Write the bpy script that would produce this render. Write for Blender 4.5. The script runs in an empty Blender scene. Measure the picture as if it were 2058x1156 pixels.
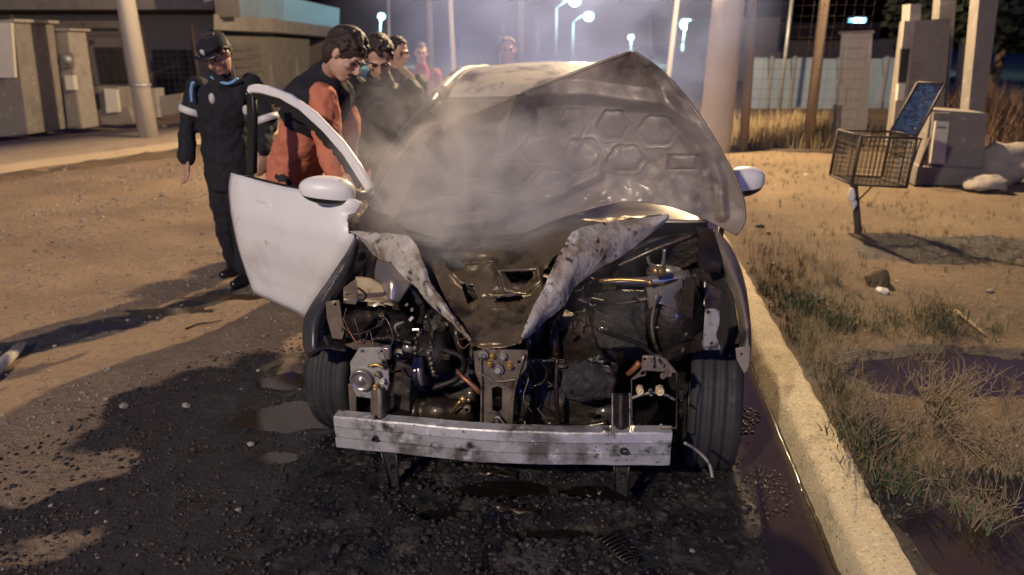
import bpy, bmesh, math, random
from mathutils import Vector, Matrix, noise
R = math.radians
random.seed(7)
SC = bpy.context.scene
COL = SC.collection

# ------------------------------------------------------------------ camera
H, TH, F, CX, CY = 1.68, R(18.97), 1420.0, 1029.0, 578.0
cam_d = bpy.data.cameras.new('camera'); cam = bpy.data.objects.new('camera', cam_d); COL.objects.link(cam)
cam.location = (0, 0, H); cam.rotation_euler = (R(90) - TH, 0, 0)
cam_d.sensor_width = 36; cam_d.lens = 36 * F / 2058; cam_d.clip_start = .05; cam_d.clip_end = 2000
cam_d.dof.use_dof = True; cam_d.dof.focus_distance = 2.85; cam_d.dof.aperture_fstop = 1.9
SC.camera = cam
# ------------------------------------------------------------------ world
W = bpy.data.worlds.new("World"); SC.world = W; W.use_nodes = True
wn = W.node_tree.nodes; wl = W.node_tree.links
sky = wn.new('ShaderNodeTexSky'); sky.sky_type = 'NISHITA'; sky.sun_disc = False
sky.sun_elevation = R(-2.0); sky.sun_rotation = R(200); sky.ozone_density = 4.0
bg = wn['Background']; tint = wn.new('ShaderNodeMix'); tint.data_type = 'RGBA'; tint.blend_type = 'MULTIPLY'; tint.inputs[0].default_value = 1
wl.new(sky.outputs[0], tint.inputs[6]); tint.inputs[7].default_value = (.44, .62, 1.12, 1); wl.new(tint.outputs[2], bg.inputs[0]); bg.inputs[1].default_value = .95
SC.view_settings.view_transform = 'Standard'; SC.view_settings.look = 'None'
SC.view_settings.gamma = 1; SC.view_settings.use_curve_mapping = False; SC.view_settings.exposure = 0.0
SC.cycles.use_denoising = True
SC.cycles.max_bounces = 6; SC.cycles.volume_bounces = 4
SC.cycles.volume_step_rate = 2.0; SC.cycles.volume_max_steps = 64
SC.cycles.sample_clamp_indirect = 4.0
LAMPS = []
def lamp(name, loc, col, power, rad=.12):
    d = bpy.data.lights.new(name, 'POINT'); d.energy = power; d.color = col; d.shadow_soft_size = rad
    o = bpy.data.objects.new(name, d); COL.objects.link(o); o.location = loc; return o
WARM = (1.0, .73, .42)
KEY_P, FRONT_P, LEFT_P = 5700, 3900, 110
KEY = (2.3, 10.6, 5.4); FRONT = (-4.6, -5.6, 6.2); LEFTL = (-6.2, 10.5, 5.6)
lamp('key_street_light', (KEY[0], KEY[1], KEY[2] - .1), WARM, KEY_P, .10)
lamp('front_street_light', (FRONT[0], FRONT[1], FRONT[2] - .1), (1, .86, .70), FRONT_P, .15)
lamp('police_beacon_light', (.9, -2.2, 1.3), (.16, .26, 1.0), 110, .05)
lamp('left_street_light', (LEFTL[0], LEFTL[1], LEFTL[2] - .1), (1, .72, .45), LEFT_P, .12)

# ------------------------------------------------------------------ projection helpers
CT, ST = math.cos(TH), math.sin(TH)
FW, UP = Vector((0, CT, -ST)), Vector((0, ST, CT))
CAMP = Vector((0, 0, H))
def ray(px, py): return FW + Vector((1, 0, 0)) * ((px - CX) / F) - UP * ((py - CY) / F)
def at(px, py, Y):
    d = ray(px, py); return CAMP + d * (Y / d.y)
def gp(px, py, z=0.0):
    d = ray(px, py); return CAMP + d * ((z - H) / d.z)
def proj(p):
    q = Vector(p) - CAMP; dep = q.dot(FW); return (CX + F * q.x / dep, CY - F * q.dot(UP) / dep)
YAW = R(8.0)
RD = Vector((math.sin(YAW), math.cos(YAW), 0))       # along the road, away from the camera
RR = Vector((math.cos(YAW), -math.sin(YAW), 0))      # to the right
CO = Vector((.014, 2.775, 0))                        # middle of the front axle on the ground
def car(u, v, z): return CO + RR * u + RD * v + Vector((0, 0, z))
def cp(px, py, v):
    d = ray(px, py); return CAMP + d * ((CO + RD * v - CAMP).dot(RD) / d.dot(RD))

# ------------------------------------------------------------------ object helpers
MW = {}
def props(o, label=None, cat=None, group=None, kind=None):
    if label: o['label'] = label
    if cat: o['category'] = cat
    if group: o['group'] = group
    if kind: o['kind'] = kind
    return o
def thing(name, label, cat, loc=(0, 0, 0), rz=0.0, group=None):
    o = bpy.data.objects.new(name, None); COL.objects.link(o)
    o.location = loc; o.rotation_euler = (0, 0, rz); o.empty_display_size = .1
    MW[o] = Matrix.Translation(Vector(loc)) @ Matrix.Rotation(rz, 4, 'Z')
    return props(o, label, cat, group)
def mk(name, bm, m, parent=None, smooth=True, base=None, solid=0, sub=0, remesh=0, smooth_it=0, bev=0, label=None, off=0):
    """bm in world coordinates -> one mesh object (local to its parent, or with its origin at base)"""
    if isinstance(bm, bmesh.types.BMesh):
        me = bpy.data.meshes.new(name)
        bmesh.ops.recalc_face_normals(bm, faces=bm.faces[:])
        bm.to_mesh(me); bm.free()
    else: me = bm
    o = bpy.data.objects.new(name, me); COL.objects.link(o)
    if parent is not None:
        me.transform(MW[parent].inverted()); o.parent = parent; MW[o] = MW[parent]
    else:
        if base is None and len(me.vertices):
            xs = [v.co.x for v in me.vertices]; ys = [v.co.y for v in me.vertices]; zs = [v.co.z for v in me.vertices]
            base = Vector(((min(xs) + max(xs)) / 2, (min(ys) + max(ys)) / 2, min(zs)))
        base = Vector(base or (0, 0, 0))
        me.transform(Matrix.Translation(-base)); o.location = base; MW[o] = Matrix.Translation(base)
    if m is not None:
        for q in (m if isinstance(m, (list, tuple)) else [m]): me.materials.append(q)
    if smooth:
        me.polygons.foreach_set('use_smooth', [True] * len(me.polygons))
    if remesh:
        md = o.modifiers.new('remesh', 'REMESH'); md.mode = 'VOXEL'; md.voxel_size = remesh; md.use_smooth_shade = True
        if smooth_it:
            s = o.modifiers.new('smooth', 'SMOOTH'); s.iterations = smooth_it; s.factor = .5
    if sub:
        s = o.modifiers.new('sub', 'SUBSURF'); s.levels = sub; s.render_levels = sub
    if solid:
        s = o.modifiers.new('solid', 'SOLIDIFY'); s.thickness = solid; s.offset = off
    if bev:
        s = o.modifiers.new('bevel', 'BEVEL'); s.width = bev; s.segments = 2; s.limit_method = 'ANGLE'; s.angle_limit = R(40)
        try: me.set_sharp_from_angle(angle=R(40))
        except Exception: pass
    if label: o['label'] = label
    return o
def copy_tree(o, parent=None):
    c = o.copy(); COL.objects.link(c)
    if parent is not None: c.parent = parent
    for ch in list(o.children): copy_tree(ch, c)
    return c
def NB(): return bmesh.new()

def cr(pts, n):
    """Catmull-Rom through pts, n samples"""
    pts = [Vector(p) for p in pts]
    if len(pts) == 2: return [pts[0].lerp(pts[1], i / (n - 1)) for i in range(n)]
    out = []; L = len(pts) - 1
    for i in range(n):
        t = i / (n - 1) * L; k = min(int(t), L - 1); f = t - k
        p0 = pts[k - 1] if k else pts[0] * 2 - pts[1]; p1 = pts[k]; p2 = pts[k + 1]
        p3 = pts[k + 2] if k + 2 <= L else pts[L] * 2 - pts[L - 1]
        out.append(.5 * ((2 * p1) + (p2 - p0) * f + (2 * p0 - 5 * p1 + 4 * p2 - p3) * f * f + (3 * p1 - p0 - 3 * p2 + p3) * f ** 3))
    return out
def grid(bm, rows, fn=None):
    vs = [[bm.verts.new(p) for p in r] for r in rows]
    for a, b in zip(vs, vs[1:]):
        for i in range(len(a) - 1): bm.faces.new((a[i], a[i + 1], b[i + 1], b[i]))
    return vs
def sheet(rows, nu=24, nv=16, crumple=0, cs=6, seed=0):
    """rows of control points -> smooth grid of world points"""
    rs = [cr(r, nu) for r in rows]
    cols = [cr([r[i] for r in rs], nv) for i in range(nu)]
    g = [[cols[i][j] for i in range(nu)] for j in range(nv)]
    if crumple:
        for r in g:
            for k, p in enumerate(r):
                r[k] = p + noise.noise_vector(p * cs + Vector((seed, 0, 0))) * crumple + noise.noise_vector(p * cs * 3.1 + Vector((seed, 5, 0))) * crumple * .4
    bm = NB(); grid(bm, g); return bm
def tube(bm, pts, r, sides=6, n=None, caps=True):
    pts = cr(pts, n) if n else [Vector(p) for p in pts]
    rr = r if isinstance(r, (list, tuple)) else [r] * len(pts)
    if len(rr) != len(pts): rr = [rr[0] + (rr[-1] - rr[0]) * i / (len(pts) - 1) for i in range(len(pts))]
    t0 = (pts[1] - pts[0]).normalized(); a = t0.orthogonal().normalized(); prev = None; rings = []
    for i, p in enumerate(pts):
        t = (pts[min(i + 1, len(pts) - 1)] - pts[max(i - 1, 0)]).normalized()
        a = (a - t * a.dot(t)); a = a.normalized() if a.length > 1e-6 else t.orthogonal().normalized()
        b = t.cross(a)
        ring = [bm.verts.new(p + (a * math.cos(k * 2 * math.pi / sides) + b * math.sin(k * 2 * math.pi / sides)) * rr[i]) for k in range(sides)]
        rings.append(ring)
    for A, B in zip(rings, rings[1:]):
        for k in range(sides): bm.faces.new((A[k], A[(k + 1) % sides], B[(k + 1) % sides], B[k]))
    if caps and sides > 2:
        bm.faces.new(rings[0][::-1]); bm.faces.new(rings[-1])
def box(bm, c, s, M=None):
    """box with centre c and full size s, optional 3x3/4x4 rotation M"""
    c = Vector(c); vs = []
    for x in (-1, 1):
        for y in (-1, 1):
            for z in (-1, 1):
                d = Vector((x * s[0] / 2, y * s[1] / 2, z * s[2] / 2))
                vs.append(bm.verts.new(c + (M @ d if M else d)))
    for f in ((0, 1, 3, 2), (4, 6, 7, 5), (0, 4, 5, 1), (2, 3, 7, 6), (0, 2, 6, 4), (1, 5, 7, 3)):
        bm.faces.new([vs[k] for k in f])
CM = Matrix((RR, RD, Vector((0, 0, 1)))).transposed()     # road/car axes
def cbox(bm, u0, u1, v0, v1, z0, z1): box(bm, car((u0 + u1) / 2, (v0 + v1) / 2, (z0 + z1) / 2), (abs(u1 - u0), abs(v1 - v0), abs(z1 - z0)), CM)
def hexa(bm, P):
    """8 points: front quad (4) then back quad (4)"""
    v = [bm.verts.new(p) for p in P]
    for f in ((0, 1, 2, 3), (7, 6, 5, 4), (0, 4, 5, 1), (1, 5, 6, 2), (2, 6, 7, 3), (3, 7, 4, 0)): bm.faces.new([v[k] for k in f])
def ball(bm, c, r, M=None, seg=12, rings=8):
    r = Vector((r, r, r)) if not hasattr(r, '__len__') else Vector(r)
    c = Vector(c)
    T = Matrix.Translation(c) @ (M.to_4x4() if M else Matrix.Identity(4)) @ Matrix.Diagonal((r.x, r.y, r.z, 1))
    bmesh.ops.create_uvsphere(bm, u_segments=seg, v_segments=rings, radius=1, matrix=T)
def lathe(bm, prof, O, ax, seg=32, closed=False):
    """prof: list of (radius, offset along ax)"""
    ax = Vector(ax).normalized(); a = ax.orthogonal().normalized(); b = ax.cross(a); O = Vector(O); rings = []
    for k in range(seg):
        c, s = math.cos(2 * math.pi * k / seg), math.sin(2 * math.pi * k / seg)
        rings.append([bm.verts.new(O + (a * c + b * s) * r + ax * h) for r, h in prof])
    n = len(prof)
    for k in range(seg):
        A, B = rings[k], rings[(k + 1) % seg]
        for i in range(n - (0 if closed else 1)):
            j = (i + 1) % n
            bm.faces.new((A[i], A[j], B[j], B[i]))
def circ(cx, cy, r, n=12, ry=None): return [(cx + r * math.cos(2 * math.pi * k / n), cy + (ry or r) * math.sin(2 * math.pi * k / n)) for k in range(n)]
def plate_mesh(out, holes, O, A, B, thick, bevel=.002):
    """flat plate with holes: 3D points lying in the plane (O; A, B)"""
    O = Vector(O); N = A.cross(B)
    cu = bpy.data.curves.new('tmp', 'CURVE'); cu.dimensions = '2D'; cu.fill_mode = 'BOTH'
    cu.extrude = max(thick / 2 - bevel, 0); cu.bevel_depth = bevel; cu.bevel_resolution = 0; cu.offset = -bevel
    for loop in [out] + list(holes):
        sp = cu.splines.new('POLY'); sp.points.add(len(loop) - 1)
        for q, p in zip(sp.points, loop):
            d = Vector(p) - O; q.co = (d.dot(A), d.dot(B), 0, 1)
        sp.use_cyclic_u = True
    ob = bpy.data.objects.new('tmp', cu)
    me = bpy.data.meshes.new_from_object(ob)
    bpy.data.objects.remove(ob); bpy.data.curves.remove(cu)
    T = Matrix((A, B, N)).transposed().to_4x4(); T.translation = O
    me.transform(T); me.materials.clear(); return me
def cplate(name, out, v, m, parent, holes=(), thick=.008, bevel=.002, label=None):
    """plate across the car at depth v, outline given by what it covers"""
    O = CO + RD * v
    me = plate_mesh([cp(x, y, v) for x, y in out], [[cp(x, y, v) for x, y in h] for h in holes], O, RR, Vector((0, 0, 1)), thick, bevel)
    return mk(name, me, m, parent, smooth=False, label=label)

# ------------------------------------------------------------------ materials
def mat(name, c1, c2=None, scale=5, rough=.7, rough2=None, metal=0, bump=0, bscale=40, spots=(), detail=6, spec=.5, contrast=.25, emit=None, estr=0, stretch=None):
    m = bpy.data.materials.new(name); m.use_nodes = True
    n, l = m.node_tree.nodes, m.node_tree.links
    b = n['Principled BSDF']; b.inputs['Roughness'].default_value = rough; b.inputs['Metallic'].default_value = metal
    b.inputs['Specular IOR Level'].default_value = spec
    tc = n.new('ShaderNodeTexCoord'); co = tc.outputs['Object']
    if stretch:
        mp = n.new('ShaderNodeMapping'); mp.inputs['Scale'].default_value = stretch; l.new(co, mp.inputs[0]); co = mp.outputs[0]
    def nz(sc, det=detail, off=0):
        t = n.new('ShaderNodeTexNoise'); t.inputs['Scale'].default_value = sc; t.inputs['Detail'].default_value = det
        t.inputs['Roughness'].default_value = .62
        if off:
            mp = n.new('ShaderNodeMapping'); mp.inputs['Location'].default_value = (off, off * 1.7, off * .6); l.new(co, mp.inputs[0]); l.new(mp.outputs[0], t.inputs['Vector'])
        else: l.new(co, t.inputs['Vector'])
        return t.outputs['Fac']
    def ramp(x, lo, hi):
        r = n.new('ShaderNodeMapRange'); r.inputs[1].default_value = lo; r.inputs[2].default_value = hi; l.new(x, r.inputs[0]); return r.outputs[0]
    def mix(fac, a, bb):
        x = n.new('ShaderNodeMix'); x.data_type = 'RGBA'; l.new(fac, x.inputs[0])
        for i, q in ((6, a), (7, bb)):
            if isinstance(q, tuple): x.inputs[i].default_value = (*q, 1)
            else: l.new(q, x.inputs[i])
        return x.outputs[2]
    cur = c1
    if c2 is not None: cur = mix(ramp(nz(scale), .5 - contrast, .5 + contrast), c1, c2)
    for i, (c, sc, lo, hi) in enumerate(spots): cur = mix(ramp(nz(sc, 8, 3.1 * (i + 1)), lo, hi), cur, c)
    if isinstance(cur, tuple): b.inputs['Base Color'].default_value = (*cur, 1)
    else: l.new(cur, b.inputs['Base Color'])
    if rough2 is not None:
        r = n.new('ShaderNodeMapRange'); r.inputs[1].default_value = .35; r.inputs[2].default_value = .65
        r.inputs[3].default_value = rough; r.inputs[4].default_value = rough2
        l.new(nz(scale * 1.7, 5, 9), r.inputs[0]); l.new(r.outputs[0], b.inputs['Roughness'])
    if bump:
        bp = n.new('ShaderNodeBump'); bp.inputs['Strength'].default_value = bump; bp.inputs['Distance'].default_value = .01
        l.new(nz(bscale, 8, 5), bp.inputs['Height']); l.new(bp.outputs[0], b.inputs['Normal'])
    if emit:
        b.inputs['Emission Color'].default_value = (*emit, 1); b.inputs['Emission Strength'].default_value = estr
    return m
BLACK, SOOT, RUST, ASH = (.008, .007, .007), (.018, .015, .013), (.10, .05, .025), (.42, .38, .33)
m_white = mat('white_paint', (.80, .78, .77), (.72, .70, .69), 2.5, .28, .48, spots=[((.55, .51, .46), 3, .55, .75), ((.35, .32, .28), 9, .66, .76), ((.12, .10, .085), 48, .68, .73)])
m_roof = mat('scorched_roof_paint', (.62, .56, .45), (.45, .38, .28), 3, .35, .6, spots=[((.05, .045, .04), 3.2, .50, .62), (RUST, 14, .62, .7)], bump=.2)
m_hood = mat('sooty_hood_metal', (.19, .15, .115), (.31, .25, .20), 3.0, .42, .66, metal=.2, bump=.25, bscale=25, spots=[((.07, .05, .045), 3.5, .52, .68), ((.45, .38, .32), 11, .63, .75)])
m_gold = mat('heat_tinted_metal', (.13, .095, .055), (.23, .17, .10), 5, .28, .5, metal=.65, bump=.35, bscale=25, spots=[((.02, .016, .014), 5, .50, .62), ((.5, .45, .38), 16, .64, .74)])
m_flap = mat('ash_white_metal', (.60, .55, .49), (.36, .31, .26), 7, .55, .75, metal=.15, bump=.7, bscale=60, spots=[((.24, .18, .13), 4, .50, .60), ((.05, .035, .025), 21, .585, .64), ((.03, .025, .02), 55, .62, .68), ((.74, .70, .64), 9, .58, .72)])
m_burnt = mat('burnt_metal', (.012, .010, .010), (.032, .023, .019), 9, .30, .7, metal=.5, bump=.7, bscale=35, spots=[((.13, .075, .04), 14, .60, .70), ((.35, .31, .27), 22, .66, .74)])
m_burnt2 = mat('burnt_brown_metal', (.032, .023, .018), (.075, .052, .035), 8, .26, .55, metal=.7, bump=.4, bscale=30, spots=[(SOOT, 8, .52, .64), ((.34, .28, .2), 25, .64, .72)])
m_char = mat('char', (.007, .006, .006), (.020, .016, .015), 14, .4, .8, bump=.9, bscale=60, spots=[((.16, .14, .12), 40, .66, .74)])
m_alu = mat('bare_aluminium', (.60, .585, .58), (.40, .385, .38), 7, .38, .55, metal=.45, bump=.25, bscale=40, spots=[((.16, .14, .125), 3.5, .50, .62), ((.04, .036, .034), 9, .56, .66), ((.80, .78, .77), 15, .58, .7), ((.03, .025, .02), 45, .63, .69), ((.17, .10, .055), 9, .62, .7)])
m_bracket = mat('grey_bracket_metal', (.42, .40, .37), (.27, .245, .22), 11, .45, .6, metal=.45, bump=.25, spots=[((.04, .03, .025), 13, .53, .62), ((.16, .09, .045), 20, .58, .68)])
m_bracket2 = mat('scorched_bracket_metal', (.26, .21, .16), (.14, .105, .075), 11, .4, .6, metal=.55, bump=.25, spots=[((.03, .025, .02), 12, .52, .62), ((.5, .46, .4), 24, .62, .7)])
m_tan = mat('yellowed_metal', (.62, .48, .27), (.48, .36, .20), 8, .5, spots=[((.04, .03, .02), 9, .56, .66)], bump=.2)
m_grey = mat('smooth_grey_metal', (.30, .265, .24), (.24, .21, .19), 6, .3, metal=.6)
m_brass = mat('brass_metal', (.62, .42, .16), (.45, .28, .09), 20, .35, metal=.8, bump=.2)
m_copper = mat('bare_copper', (.45, .19, .09), (.25, .10, .06), 40, .45, metal=.6)
m_tyre = mat('tyre_rubber', (.018, .017, .018), (.030, .028, .028), 14, .62, .8, bump=.35, bscale=60, spots=[((.085, .07, .06), 10, .6, .75)])
m_rim = mat('steel_rim', (.12, .11, .105), (.06, .055, .05), 12, .4, metal=.6)
m_plastic = mat('black_plastic', (.012, .012, .013), (.02, .02, .02), 20, .35, .5)
m_fender = mat('scorched_fender', (.30, .25, .20), (.20, .16, .125), 5, .38, .55, metal=.3, bump=.2, spots=[((.05, .04, .035), 5, .54, .66), (ASH, 18, .64, .72)])
m_fenderd = mat('blackened_fender', (.035, .035, .04), (.07, .065, .065), 6, .22, .45, metal=.3, bump=.15, spots=[((.2, .18, .16), 12, .64, .74)])
m_glass = mat('sooty_glass', (.05, .042, .036), (.085, .07, .06), 4, .12, .35, metal=0, spots=[((.25, .2, .16), 6, .6, .75)])
m_dark = mat('dark_interior', (.012, .011, .011), (.03, .026, .024), 6, .8)
m_conc = mat('concrete', (.21, .185, .165), (.155, .138, .122), 4, .9, bump=.3, bscale=30, spots=[((.14, .12, .11), 3, .52, .68), ((.32, .29, .26), 9, .6, .72)])
m_concd = mat('grey_render', (.17, .145, .135), (.12, .105, .10), 2.5, .9, bump=.3, bscale=20, spots=[((.13, .11, .10), 2, .55, .68)])
m_pale = mat('pale_painted_concrete', (.30, .265, .24), (.225, .20, .18), 3, .8, bump=.2, spots=[((.20, .175, .155), 4, .52, .7), ((.42, .39, .36), 12, .6, .7)])
m_pole = mat('concrete_pole', (.44, .40, .36), (.35, .32, .29), 2, .75, bump=.15, stretch=(1, 1, .3))
m_wood = mat('weathered_timber', (.26, .185, .12), (.17, .12, .08), 8, .85, bump=.5, stretch=(1, 1, .12))
m_metal = mat('galvanised_metal', (.40, .40, .41), (.32, .32, .33), 4, .45, metal=.5)
m_rusty = mat('rusty_iron', (.035, .026, .022), (.07, .043, .03), 20, .7, bump=.4)
m_boxw = mat('pale_meter_box', (.55, .51, .44), (.47, .43, .37), 5, .5)
m_blue = mat('bluish_sheet_panel', (.30, .37, .44), (.24, .30, .36), 2, .5, metal=.3)
m_bluem = mat('blue_mottled_sheet', (.10, .26, .50), (.05, .08, .16), 26, .3, .5, detail=2, contrast=.08)
m_bag = mat('white_plastic_bag', (.7, .67, .6), (.6, .56, .5), 12, .4)
m_stone = mat('river_stone', (.30, .25, .21), (.20, .165, .14), 60, .8, spots=[((.42, .37, .31), 15, .55, .65), ((.09, .075, .065), 9, .55, .65)])
m_grass = mat('dull_green_grass', (.055, .07, .022), (.12, .11, .045), 6, .8)
m_dry = mat('dry_straw', (.33, .25, .14), (.21, .155, .09), 9, .85)
m_twig = mat('bare_twig', (.27, .20, .13), (.17, .12, .08), 12, .85)
m_leaf = mat('weed_leaf', (.045, .065, .025), (.085, .095, .04), 20, .7)
m_redbush = mat('reddish_brown_scrub', (.13, .075, .05), (.09, .055, .04), 5, .9)
m_tree = mat('dark_foliage', (.03, .04, .025), (.05, .06, .035), 4, .8)
m_skin = mat('skin', (.50, .30, .22), (.45, .26, .19), 12, .5)
m_hairb = mat('dark_brown_hair', (.022, .014, .010), (.045, .028, .018), 30, .5, bump=.8, bscale=90)
m_hairf = mat('fair_brown_hair', (.20, .12, .065), (.14, .08, .045), 30, .55, bump=.6, bscale=90)
m_navy = mat('navy_uniform_cloth', (.006, .007, .012), (.011, .011, .018), 9, .85, bump=.4, bscale=18)
m_blackc = mat('black_jacket_cloth', (.008, .008, .009), (.014, .013, .015), 7, .7, bump=.5, bscale=14)
m_coral = mat('coral_jumper_cloth', (.58, .19, .11), (.48, .15, .085), 6, .9, bump=.5, bscale=14)
m_redc = mat('red_shirt_cloth', (.26, .035, .03), (.20, .03, .025), 6, .9, bump=.4, bscale=14)
m_greyc = mat('olive_grey_cloth', (.12, .10, .08), (.09, .075, .06), 6, .9, bump=.4, bscale=14)
m_reflb = mat('light_blue_stripe', (.16, .33, .62), None, rough=.6)
m_reflw = mat('silver_reflective_stripe', (.62, .60, .60), None, rough=.4)
m_badge = mat('pale_badge', (.62, .60, .52), (.3, .3, .3), 60, .5)
m_shoe = mat('black_boot_leather', (.012, .012, .014), None, rough=.3)
m_lamp = mat('lit_lamp_glass', (.8, .9, .9), None, rough=.3, emit=(.10, .74, 1.0), estr=2.0)
m_lampw = mat('lit_warm_lamp_glass', (.9, .85, .7), None, rough=.3, emit=(1, .8, .5), estr=20)
m_wet = mat('wet_gravel_stone', (.06, .042, .034), (.035, .026, .022), 30, .08, .25, bump=.3)
m_sack = mat('hardened_cement_sack', (.27, .235, .205), (.20, .175, .155), 8, .85, bump=.5)
for q_, w_ in ((m_hood, .12), (m_gold, .4), (m_burnt, .3), (m_burnt2, .3), (m_roof, .3)):   # everything is wet from the hose
    q_.node_tree.nodes['Principled BSDF'].inputs['Coat Weight'].default_value = w_
    q_.node_tree.nodes['Principled BSDF'].inputs['Coat Roughness'].default_value = .14
m_clod = mat('damp_soil_clod', (.062, .042, .033), (.034, .024, .020), 30, .55, .85, bump=.5, spots=[((.11, .08, .06), 14, .6, .7)])
m_eye = mat('dark_eye', (.015, .01, .008), None, rough=.25)

# ------------------------------------------------------------------ ground
Z = Vector((0, 0, 1))
def seg_d(p, a, b):
    a, b, p = Vector(a[:2]), Vector(b[:2]), Vector(p[:2]); ab = b - a
    t = max(0, min(1, (p - a).dot(ab) / ab.dot(ab))); return (p - a - ab * t).length, t
def sm(x, lo, hi):
    t = max(0, min(1, (x - lo) / (hi - lo))); return t * t * (3 - 2 * t)
K0 = Vector((1.137, 1.916, 0)); KW = .155                # kerb: top left edge through K0 along RD
def ku(x, y): return (Vector((x, y, 0)) - K0).dot(RR)    # distance to the right of the kerb's left edge
PUD = [(gp(445, 598), .34, .07), (gp(330, 625), .30, .08), (gp(215, 655), .22, .07), (gp(1010, 985), .20, .075), (gp(1190, 990), .13, .07), (gp(880, 1035), .10, .05), (gp(1120, 1075), .20, .05), (gp(600, 838), .30, .17), (gp(565, 765), .16, .12), (gp(560, 920), .12, .06)]
SW = (gp(-60, 725), gp(520, 578))
def n3(x, y, s, o=0.0): return noise.noise(Vector((x * s + o, y * s - o, o)))
def hg(x, y):
    far = sm(math.hypot(x, y), 9, 25)
    h = .010 + .014 * n3(x, y, 1.3) + .009 * n3(x, y, 4.1, 3) + .007 * n3(x, y, 13, 7) + .004 * n3(x, y, 29, 9)
    h += .03 * n3(x, y, .35, 5) * sm(y, 4.5, 7)
    a_ = x * .42 + y * .91; b_ = x * .91 - y * .42    # wheel ruts sweeping in from the left
    h += (.022 * noise.noise(Vector((a_ * 2.6, b_ * .28, 3))) + .012 * noise.noise(Vector((a_ * 7, b_ * .5, 8)))) * sm(y, 3.6, 5) * (1 - sm(x, -1.2, -.2))
    for c, ra, rb in PUD:
        d = math.hypot((x - c.x) / ra, (y - c.y) / rb) + .35 * n3(x, y, 5, 2)
        h -= .030 * (1 - sm(d, .55, 1.15))
    k = ku(x, y)
    pw = min([math.hypot((x - c.x) / ra, (y - c.y) / rb) for c, ra, rb in PUD])
    h -= .034 * sm(k, -.36, -.16) * (1 + .6 * n3(x, y, 3.3, 11))
    # heaped ash and melted plastic under the nose of the car
    q = Vector((x, y, 0)) - CO; u, v = q.dot(RR), q.dot(RD)
    e = math.hypot((u + .05) / .95, (v + .55) / .42) + .25 * n3(x, y, 4, 20)
    h += sm(pw, .9, 1.7) * (1 - sm(e, .4, 1.1)) * (.022 + .03 * abs(n3(x, y, 7, 21)) + .022 * abs(n3(x, y, 19, 22)))
    return h * (1 - far) - .02 * far
def spaced(a, b, st, lo, hi, g=1.17):
    xs = []; x = a
    while x <= b: xs.append(x); x += st
    s = st
    while xs[-1] < hi: s *= g; xs.append(xs[-1] + s)
    s = st
    while xs[0] > lo: s *= g; xs.insert(0, xs[0] - s)
    return xs
XS = spaced(-5.2, 1.35, .034, -160, 160, 1.13); YS = spaced(1.2, 7.5, .034, -30, 420, 1.13)
bm = NB(); grid(bm, [[Vector((x, y, hg(x, y))) for x in XS] for y in YS])
me = bpy.data.meshes.new('ground'); bm.to_mesh(me); bm.free()
att = {k: me.attributes.new(k, 'FLOAT', 'POINT') for k in ('damp_shade', 'char', 'swath')}
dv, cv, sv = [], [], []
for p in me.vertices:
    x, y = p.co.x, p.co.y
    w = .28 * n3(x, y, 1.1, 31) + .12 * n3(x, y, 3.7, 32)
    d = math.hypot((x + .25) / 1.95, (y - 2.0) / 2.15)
    # soaked ground and car shade in one dark tone; pale tongues paint lit patches
    lit_patch, _ = seg_d((x, y), gp(60, 985), gp(250, 930))
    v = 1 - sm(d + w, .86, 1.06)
    v *= 1 - .85 * (1 - sm(lit_patch + .08 * n3(x, y, 4, 33), .05, .16))
    lit_patch, _ = seg_d((x, y), gp(20, 1120), gp(200, 1075))
    v *= 1 - .6 * (1 - sm(lit_patch + .08 * n3(x, y, 4, 34), .03, .14))
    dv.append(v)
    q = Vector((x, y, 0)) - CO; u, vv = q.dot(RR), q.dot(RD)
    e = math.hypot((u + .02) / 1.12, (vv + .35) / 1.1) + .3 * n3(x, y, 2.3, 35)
    cv.append(1 - sm(e, .70, 1.0))  # charred soil; its black also stands in for the shadow strip below the beam
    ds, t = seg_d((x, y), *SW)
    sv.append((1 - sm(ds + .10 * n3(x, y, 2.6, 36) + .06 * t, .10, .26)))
for k, l in (('damp_shade', dv), ('char', cv), ('swath', sv)): att[k].data.foreach_set('value', l)
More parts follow.
